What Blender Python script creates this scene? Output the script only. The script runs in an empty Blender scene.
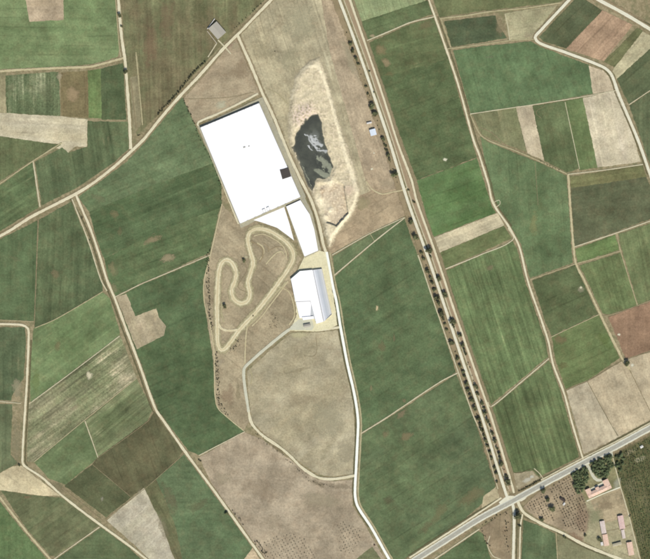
import bpy, bmesh, math, random
import numpy as np
from mathutils import Vector, Matrix, noise as mnoise

random.seed(7)
S = 1.6                      # metres per map unit
R = math.radians
scene = bpy.context.scene
COL = scene.collection

# ------------------------------------------------------------------ camera, sky, sun, exposure
CAM_H = 5200.0
cd = bpy.data.cameras.new('survey_camera')
cam = bpy.data.objects.new('survey_camera', cd)
COL.objects.link(cam)
cam.location = (0, 0, CAM_H)
cam.rotation_euler = (0, 0, 0)
cd.sensor_width = 36.0
cd.lens = 36.0 * CAM_H / (650 * S)
cd.clip_start = 50.0
cd.clip_end = 60000.0
scene.camera = cam

SUN_AZ, SUN_EL = 158.0, 49.0
world = bpy.data.worlds.new('World')
scene.world = world
world.use_nodes = True
wn = world.node_tree.nodes
sky = wn.new('ShaderNodeTexSky')
sky.sky_type = 'NISHITA'
sky.sun_disc = False
sky.sun_elevation = R(SUN_EL)
sky.sun_rotation = R(SUN_AZ)
sky.air_density = 1.0
sky.dust_density = 1.5
world.node_tree.links.new(sky.outputs[0], wn['Background'].inputs[0])
wn['Background'].inputs[1].default_value = 0.10

sd = bpy.data.lights.new('sun', 'SUN')
sd.energy = 4.0
sd.angle = R(0.53)
sd.color = (1.0, 0.955, 0.88)
sun = bpy.data.objects.new('sun', sd)
COL.objects.link(sun)
sun.location = (300, -900, 900)
sv = Vector((math.sin(R(SUN_AZ)) * math.cos(R(SUN_EL)), math.cos(R(SUN_AZ)) * math.cos(R(SUN_EL)), math.sin(R(SUN_EL))))
sun.rotation_euler = (-sv).to_track_quat('-Z', 'Y').to_euler()

vs = scene.view_settings
vs.view_transform = 'Standard'
vs.look = 'None'
vs.exposure = 0.5
vs.gamma = 1.0
vs.use_curve_mapping = False
scene.render.engine = 'CYCLES'
scene.cycles.filter_width = 1.9
scene.cycles.transparent_max_bounces = 16
ALB = 0.80 / 2 ** 0.5        # albedo per unit of seen linear value under this light

# ------------------------------------------------------------------ helpers
def W(x, y, z=0.0):
    return Vector(((x - 325.0) * S, (279.5 - y) * S, z))

def lift(c):
    return (29 + .905 * c[0], 14 + 1.0 * c[1], 10 + 1.0 * c[2])

def lin(c, k=None, raw=False):
    k = ALB if k is None else k
    if not raw: c = lift(c)
    out = []
    for v in c:
        v = v / 255.0
        v = v / 12.92 if v <= 0.04045 else ((v + 0.055) / 1.055) ** 2.4
        out.append(min(v * k, 0.9))
    return (out[0], out[1], out[2], 1.0)

def tag(o, label, cat, group=None, kind=None):
    if label: o['label'] = label
    if cat: o['category'] = cat
    if group: o['group'] = group
    if kind: o['kind'] = kind
    return o

def link(name, me, mat=None, parent=None):
    o = bpy.data.objects.new(name, me)
    COL.objects.link(o)
    if mat is not None and me is not None:
        me.materials.append(mat)
    if parent is not None:
        o.parent = parent
    return o

def empty(name, loc, rz=0.0):
    o = bpy.data.objects.new(name, None)
    COL.objects.link(o)
    o.location = loc
    o.rotation_euler = (0, 0, rz)
    o.empty_display_size = 1.0
    return o

class NT:
    """small node-tree builder"""
    def __init__(self, name):
        self.m = bpy.data.materials.new(name)
        self.m.use_nodes = True
        self.t = self.m.node_tree
        self.n = self.t.nodes
        self.bsdf = self.n['Principled BSDF']
        self.out = self.n['Material Output']
    def node(self, typ, ins=None, **kw):
        nd = self.n.new(typ)
        for k, v in kw.items():
            setattr(nd, k, v)
        if ins:
            for k, v in ins.items():
                if hasattr(v, 'is_output'):
                    self.t.links.new(v, nd.inputs[k])
                else:
                    nd.inputs[k].default_value = v
        return nd
    def math(self, op, a, b=None, c=None, clamp=False):
        nd = self.n.new('ShaderNodeMath'); nd.operation = op; nd.use_clamp = clamp
        for i, v in enumerate((a, b, c)):
            if v is None: continue
            if hasattr(v, 'is_output'): self.t.links.new(v, nd.inputs[i])
            else: nd.inputs[i].default_value = v
        return nd.outputs[0]
    def mix(self, f, a, b, blend='MIX'):
        nd = self.n.new('ShaderNodeMix'); nd.data_type = 'RGBA'; nd.blend_type = blend
        for i, v in ((0, f), (6, a), (7, b)):
            if hasattr(v, 'is_output'): self.t.links.new(v, nd.inputs[i])
            else: nd.inputs[i].default_value = v
        return nd.outputs[2]
    def ramp(self, v, lo, hi, a=0.0, b=1.0, smooth=True):
        nd = self.n.new('ShaderNodeMapRange'); nd.interpolation_type = 'SMOOTHSTEP' if smooth else 'LINEAR'
        self.t.links.new(v, nd.inputs[0])
        for i, q in enumerate((lo, hi, a, b)): nd.inputs[i + 1].default_value = q
        return nd.outputs[0]
    def noise(self, vec, scale, detail=3.0, rough=0.55):
        nd = self.n.new('ShaderNodeTexNoise')
        nd.noise_dimensions = '3D'
        self.t.links.new(vec, nd.inputs['Vector'])
        nd.inputs['Scale'].default_value = scale
        nd.inputs['Detail'].default_value = detail
        nd.inputs['Roughness'].default_value = rough
        return nd.outputs['Fac']
    def pos(self, off=(0, 0, 0), rot=0.0, scale=(1, 1, 1)):
        tc = self.n.new('ShaderNodeTexCoord')
        mp = self.n.new('ShaderNodeMapping')
        mp.vector_type = 'POINT'
        self.t.links.new(tc.outputs['Object'], mp.inputs[0])
        mp.inputs['Rotation'].default_value = (0, 0, -rot)
        if off != (0, 0, 0) or scale != (1, 1, 1):
            m2 = self.n.new('ShaderNodeMapping')
            self.t.links.new(mp.outputs[0], m2.inputs[0])
            m2.inputs['Location'].default_value = off
            m2.inputs['Scale'].default_value = scale
            return m2.outputs[0]
        return mp.outputs[0]
    def scalecol(self, col, f):
        nd = self.n.new('ShaderNodeVectorMath'); nd.operation = 'SCALE'
        if hasattr(col, 'is_output'): self.t.links.new(col, nd.inputs[0])
        else: nd.inputs[0].default_value = col[:3]
        if hasattr(f, 'is_output'): self.t.links.new(f, nd.inputs['Scale'])
        else: nd.inputs['Scale'].default_value = f
        return nd.outputs[0]
    def finish(self, col, rough=0.95, spec=0.1, bump=None, bump_d=0.3, alpha=None):
        b = self.bsdf
        if hasattr(col, 'is_output'): self.t.links.new(col, b.inputs['Base Color'])
        else: b.inputs['Base Color'].default_value = col
        b.inputs['Roughness'].default_value = rough
        b.inputs['Specular IOR Level'].default_value = spec
        if bump is not None:
            bn = self.n.new('ShaderNodeBump')
            bn.inputs['Strength'].default_value = 1.0
            bn.inputs['Distance'].default_value = bump_d
            self.t.links.new(bump, bn.inputs['Height'])
            self.t.links.new(bn.outputs[0], b.inputs['Normal'])
        if alpha is not None:
            self.t.links.new(alpha, b.inputs['Alpha'])
        return self.m

def attr(nt, name):
    a = nt.n.new('ShaderNodeAttribute'); a.attribute_name = name
    return a

# field surface: mottling, drilled rows, thin or bare patches, fine plant texture
def field_mat(c1, c2, ang, rows=0.6, patch=0.25, pcol=(168, 152, 118), seed=0, fine=1.0, scale=1.0, tram=0.16):
    nt = NT('field_surface')
    o = (seed * 37.7 % 911, seed * 91.3 % 773, seed * 5.1)
    p = nt.pos(o)
    st = nt.pos(o, ang, (1 / 160.0, 1 / 5.0, 1))          # stretched along the rows
    st2 = nt.pos((o[1], o[0], 3), ang, (1 / 260.0, 1 / 17.0, 1))
    big = nt.noise(p, 0.011 * scale, 5, 0.6)
    mid = nt.noise(p, 0.05, 4, 0.62)
    fin = nt.noise(p, 0.34, 4, 0.8)
    s1 = nt.noise(st, 1.0, 3, 0.6)
    s2 = nt.noise(st2, 1.0, 3, 0.55)
    col = nt.mix(nt.ramp(nt.math('ADD', nt.math('MULTIPLY', big, 0.6), nt.math('MULTIPLY', s2, 0.4)), 0.36, 0.64), lin(c1), lin(c2))
    pm = nt.math('ADD', nt.math('MULTIPLY', nt.noise(p, 0.019, 6, 0.68), 0.65), nt.math('MULTIPLY', s1, 0.35))
    pm = nt.ramp(pm, 0.665 - 0.16 * patch, 0.79 - 0.12 * patch, 0, min(0.55 + patch * 0.4, 0.95))
    col = nt.mix(pm, col, lin(pcol))
    hue = nt.noise(nt.pos((o[1] + 51, o[0] + 17, 9)), 0.085, 4, 0.6)
    col = nt.mix(nt.ramp(hue, 0.42, 0.72, 0, 0.22), col, lin((c1[0] * .45 + 70, c1[1] * .45 + 54, c1[2] * .45 + 40)))
    f = nt.math('MULTIPLY_ADD', mid, 0.9, 0.55)
    f = nt.math('MULTIPLY', f, nt.math('MULTIPLY_ADD', nt.noise(nt.pos((o[1] + 9, o[0] + 61, 2)), 0.019, 4, .55), 1.1, 0.45))
    f = nt.math('MULTIPLY', f, nt.math('MULTIPLY_ADD', fin, 1.3 * fine, 1 - 0.65 * fine))
    f = nt.math('MULTIPLY', f, nt.math('MULTIPLY_ADD', s1, 1.2 * rows, 1 - 0.60 * rows))
    f = nt.math('MULTIPLY', f, nt.math('MULTIPLY_ADD', s2, 1.0 * rows, 1 - 0.50 * rows))
    # tractor tramlines: thin paired lines along the rows, broken up by growth
    sp = 11.0 + (seed * 3.7) % 9
    rx = nt.n.new('ShaderNodeSeparateXYZ'); nt.t.links.new(nt.pos((0, 0, 0), ang), rx.inputs[0])
    wob = nt.math('MULTIPLY', nt.math('SUBTRACT', nt.noise(nt.pos((0, 0, 5), ang, (1 / 90.0, 1 / 90.0, 1)), 1.0, 2, .5), .5), 10.0)
    fr = nt.math('FRACT', nt.math('DIVIDE', nt.math('ADD', rx.outputs[1], wob), sp))
    ln = nt.ramp(nt.math('ABSOLUTE', nt.math('SUBTRACT', fr, .5)), .03, .10, 1, 0)
    brk = nt.ramp(nt.noise(nt.pos((seed * 11.0, 3, 0), ang, (1 / 60.0, 1 / 25.0, 1)), 1.0, 3, .6), .42, .62)
    sg = -1.0 if seed % 3 else 1.0
    f = nt.math('MULTIPLY', f, nt.math('MULTIPLY_ADD', nt.math('MULTIPLY', ln, brk), sg * tram, 1.0))
    return nt.finish(nt.scalecol(col, f), 0.97, 0.05)

def soil_mat(name, c1, c2, c3=None, scale=1.0, bump=0.15):
    nt = NT(name)
    p = nt.pos((len(name) * 13.0, 5.0, 0))
    a = nt.noise(p, 0.018 * scale, 6, 0.65)
    b = nt.noise(p, 0.11 * scale, 5, 0.65)
    c = nt.noise(p, 0.45, 3, 0.7)
    col = nt.mix(nt.ramp(a, 0.35, 0.65), lin(c1), lin(c2))
    if c3: col = nt.mix(nt.ramp(b, 0.52, 0.74, 0, 0.75), col, lin(c3))
    f = nt.math('MULTIPLY', nt.math('MULTIPLY_ADD', b, 0.5, 0.75), nt.math('MULTIPLY_ADD', c, 0.55, 0.725))
    return nt.finish(nt.scalecol(col, f), 0.97, 0.05, bump=c, bump_d=bump)

# a road, track or worn patch: ragged edge and wheel ruts carried by mesh attributes
def road_mat(name, c1, c2, ragged=0.35, ruts=0.0, centre=None, lo=0.75, rough=0.9, cover=1.0):
    nt = NT(name)
    p = nt.pos((len(name) * 7.0, 11.0, 0))
    ac = attr(nt, 'across').outputs['Fac']
    ab = nt.math('ABSOLUTE', ac)
    b = nt.noise(p, 0.07, 5, 0.6)
    c = nt.noise(p, 0.5, 3, 0.65)
    col = nt.mix(nt.ramp(b, 0.35, 0.65), lin(c1), lin(c2))
    if centre:
        cm = nt.ramp(nt.math('ADD', ab, nt.math('MULTIPLY', nt.math('SUBTRACT', c, 0.5), 0.4)), 0.12, 0.36, ruts, 0.0)
        col = nt.mix(cm, col, lin(centre))
    f = nt.math('MULTIPLY', nt.math('MULTIPLY_ADD', b, 0.25, 0.875), nt.math('MULTIPLY_ADD', c, 0.3, 0.85))
    alpha = None
    if ragged > 0 or cover < 1:
        d = nt.math('ADD', ab, nt.math('MULTIPLY', nt.math('SUBTRACT', nt.noise(p, 0.16, 6, 0.72), 0.5), ragged * 3.0))
        alpha = nt.ramp(d, lo, 1.0, cover, 0.0)
    return nt.finish(nt.scalecol(col, f), rough, 0.12, alpha=alpha)

# ------------------------------------------------------------------ outlines
XM, YM, EXT = 650.0, 559.0, 70.0
def ext(p):
    x, y = p
    if x <= 0.5: x -= EXT
    if x >= XM - 0.5: x += EXT
    if y <= 0.5: y -= EXT
    if y >= YM - 0.5: y += EXT
    return (x, y)

def ext_poly(pts):
    """carry an outline on past the survey edge without bending its sides inside"""
    out = []
    n = len(pts)
    for i, p in enumerate(pts):
        if not onb(p):
            out.append(p); continue
        q = ext(p)
        if not onb(pts[i - 1]): out.append(p)
        out.append(q)
        if not onb(pts[(i + 1) % n]): out.append(p)
    return out

def grow(pts, d):
    area = sum(pts[i - 1][0] * pts[i][1] - pts[i][0] * pts[i - 1][1] for i in range(len(pts)))
    sg = 1 if area > 0 else -1
    out = []
    n = len(pts)
    for i in range(n):
        p, q, r = Vector(pts[i - 1]), Vector(pts[i]), Vector(pts[(i + 1) % n])
        e1 = (q - p).normalized(); e2 = (r - q).normalized()
        n1 = Vector((e1.y, -e1.x)) * sg; n2 = Vector((e2.y, -e2.x)) * sg
        m = n1 + n2
        if m.length < .2: out.append(tuple(q)); continue
        m = m.normalized(); k = d / max(m.dot(n1), .5)
        out.append((q.x + m.x * k, q.y + m.y * k))
    return out

def jag(pts, step=6.0, amp=0.28, seed=0):
    """outline with small natural irregularity"""
    out = []
    n = len(pts)
    for i in range(n):
        a = Vector(pts[i]); b = Vector(pts[(i + 1) % n])
        L = (b - a).length
        k = max(1, int(L / step))
        d = (b - a) / max(L, 1e-6)
        nn = Vector((-d.y, d.x))
        for j in range(k):
            q = a + (b - a) * (j / k)
            w = (mnoise.noise(Vector((q.x * 0.16, q.y * 0.16, seed * 3.3))) + .9 * mnoise.noise(Vector((q.x * .45, q.y * .45, seed * 1.7))) + .6 * mnoise.noise(Vector((q.x * 1.1, q.y * 1.1, seed * 2.1)))) * amp * 2
            if j == 0: w *= 0.4
            out.append((q.x + nn.x * w, q.y + nn.y * w))
    return out

_z = [0.03]
def nextz(d=0.004):
    _z[0] += d
    return _z[0]

def sheet(name, pts, mat, label, cat, z=None, amp=0.24, step=1.2, parent=None, kind='structure'):
    z = nextz() if z is None else z
    pts = jag(pts if name == 'field' else ext_poly(pts), step, amp, seed=len(bpy.data.meshes) % 97)
    me = bpy.data.meshes.new(name)
    me.from_pydata([W(x, y, z) for x, y in pts], [], [list(range(len(pts)))])
    me.update()
    if me.polygons[0].normal.z < 0:
        me.flip_normals()
    o = link(name, me, mat, parent)
    if parent is None: tag(o, label, cat, None, kind)
    return o

def spline(pts, step=2.5, closed=False):
    P = [Vector(p) for p in pts]
    n = len(P)
    out = []
    rng = range(n) if closed else range(n - 1)
    for i in rng:
        if closed:
            p0, p1, p2, p3 = P[i - 1], P[i], P[(i + 1) % n], P[(i + 2) % n]
        else:
            p1, p2 = P[i], P[i + 1]
            p0 = P[i - 1] if i > 0 else p1 * 2 - p2
            p3 = P[i + 2] if i + 2 < n else p2 * 2 - p1
        k = max(2, int((p2 - p1).length / step))
        # centripetal-like tangents limited by segment length
        L = (p2 - p1).length
        t1 = (p2 - p0); t2 = (p3 - p1)
        t1 = t1.normalized() * L * 0.9 if t1.length > 0 else t1
        t2 = t2.normalized() * L * 0.9 if t2.length > 0 else t2
        for j in range(k):
            t = j / k
            h00 = 2 * t**3 - 3 * t**2 + 1; h10 = t**3 - 2 * t**2 + t
            h01 = -2 * t**3 + 3 * t**2; h11 = t**3 - t**2
            out.append(p1 * h00 + t1 * h10 + p2 * h01 + t2 * h11)
    if not closed: out.append(P[-1])
    return out

def onb(p):
    return p[0] <= 0.5 or p[0] >= XM - 0.5 or p[1] <= 0.5 or p[1] >= YM - 0.5

def ribbon(name, pts, width, mat, label, cat, z, closed=False, vary=0.12, parent=None, crown=0.05):
    pts = list(pts)
    if not closed:
        if onb(pts[0]):
            d = (Vector(pts[0]) - Vector(pts[1])).normalized() * EXT
            pts = [tuple(Vector(pts[0]) + d)] + pts
        if onb(pts[-1]):
            d = (Vector(pts[-1]) - Vector(pts[-2])).normalized() * EXT
            pts = pts + [tuple(Vector(pts[-1]) + d)]
    C = spline(pts, 2.5, closed)
    n = len(C)
    V, F, A = [], [], []
    sd = len(bpy.data.meshes) % 89
    cols = (-1, -0.6, -0.2, 0.2, 0.6, 1)
    for i in range(n):
        a = C[i - 1] if (i > 0 or closed) else C[i]
        b = C[(i + 1) % n] if (i < n - 1 or closed) else C[i]
        d = (b - a).normalized()
        nn = Vector((-d.y, d.x))
        w = width * 0.5 * (1 + vary * 2 * mnoise.noise(Vector((C[i].x * 0.09, C[i].y * 0.09, sd))))
        off = vary * 0.8 * mnoise.noise(Vector((C[i].x * 0.05, C[i].y * 0.05, sd + 40)))
        for c in cols:
            q = C[i] + nn * (w * c + off)
            V.append(W(q.x, q.y, z + crown * (1 - abs(c))))
            A.append(c)
    m = len(cols)
    for i in range(n if closed else n - 1):
        j = (i + 1) % n
        for k in range(m - 1):
            F.append((i * m + k, i * m + k + 1, j * m + k + 1, j * m + k))
    me = bpy.data.meshes.new(name)
    me.from_pydata(V, [], F)
    at = me.attributes.new('across', 'FLOAT', 'POINT')
    at.data.foreach_set('value', A)
    me.update()
    if me.polygons[0].normal.z < 0: me.flip_normals()
    o = link(name, me, mat, parent)
    if parent is None: tag(o, label, cat, None, 'structure')
    return o

def blotch(name, c, rx, ry, ang, mat, z, parent=None, label=None, cat=None, seed=0):
    """a worn or bare patch of ground with a frayed edge"""
    V = [W(c[0], c[1], z)]; A = [0.0]; F = []
    n, rings = 22, 4
    for r in range(1, rings + 1):
        for i in range(n):
            t = 2 * math.pi * i / n
            k = r / rings * (1 + 0.45 * mnoise.noise(Vector((math.cos(t) * 1.3, math.sin(t) * 1.3, seed * 2.7 + 0.3))))
            x = math.cos(t) * rx * k; y = math.sin(t) * ry * k
            ca, sa = math.cos(ang), math.sin(ang)
            V.append(W(c[0] + x * ca - y * sa, c[1] + x * sa + y * ca, z))
            A.append(r / rings)
    for i in range(n):
        F.append((0, 1 + i, 1 + (i + 1) % n))
    for r in range(rings - 1):
        for i in range(n):
            a = 1 + r * n + i; b = 1 + r * n + (i + 1) % n
            F.append((a, a + n, b + n, b))
    me = bpy.data.meshes.new(name)
    me.from_pydata(V, [], F)
    at = me.attributes.new('across', 'FLOAT', 'POINT'); at.data.foreach_set('value', A)
    me.update()
    bm = bmesh.new(); bm.from_mesh(me); bmesh.ops.recalc_face_normals(bm, faces=bm.faces); bm.to_mesh(me); bm.free()
    if me.polygons[0].normal.z < 0: me.flip_normals()
    o = link(name, me, mat, parent)
    if parent is None: tag(o, label, cat, None, 'structure')
    return o

# ------------------------------------------------------------------ ground
nt = NT('dry_grass_ground')
p = nt.pos()
a = nt.noise(p, 0.012, 6, 0.65); b = nt.noise(p, 0.09, 5, 0.65); c = nt.noise(p, 0.5, 3, 0.7)
b2 = nt.noise(nt.pos((77, 31, 0)), 0.2, 5, 0.7)
col = nt.mix(nt.ramp(nt.math('ADD', nt.math('MULTIPLY', a, .4), nt.math('MULTIPLY', b2, .6)), 0.38, 0.62), lin((118, 112, 84)), lin((160, 146, 116)))
col = nt.mix(nt.ramp(b, 0.45, 0.66, 0, 0.75), col, lin((96, 102, 74)))
# beyond the surveyed land: a quilt of other fields
vor = nt.node('ShaderNodeTexVoronoi', {'Vector': nt.pos((40, 80, 0), 0.35, (1 / 190.0, 1 / 120.0, 0))}); vor.voronoi_dimensions = '2D'; vor.distance = 'CHEBYCHEV'
vc = nt.n.new('ShaderNodeSeparateColor'); nt.t.links.new(vor.outputs['Color'], vc.inputs[0])
q = nt.mix(vc.outputs[0], lin((72, 96, 64)), lin((108, 120, 82)))
q = nt.mix(nt.ramp(vc.outputs[1], 0.74, 0.76), q, lin((150, 144, 112)))
sx = nt.n.new('ShaderNodeSeparateXYZ'); nt.t.links.new(p, sx.inputs[0])
far = nt.math('MAXIMUM', nt.ramp(nt.math('ABSOLUTE', sx.outputs[0]), 600, 604, smooth=False), nt.ramp(nt.math('ABSOLUTE', sx.outputs[1]), 530, 534, smooth=False))
col = nt.mix(far, col, q)
f = nt.math('MULTIPLY', nt.math('MULTIPLY_ADD', b, 0.5, 0.75), nt.math('MULTIPLY_ADD', c, 0.6, 0.7))
GROUND = nt.finish(nt.scalecol(col, f), 0.97, 0.05)
me = bpy.data.meshes.new('ground')
G = 14000
me.from_pydata([(-G, -G, 0), (G, -G, 0), (G, G, 0), (-G, G, 0)], [], [(0, 1, 2, 3)])
tag(link('ground', me, GROUND), 'dry grassy ground between fields and along every road', 'ground', None, 'structure')

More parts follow.
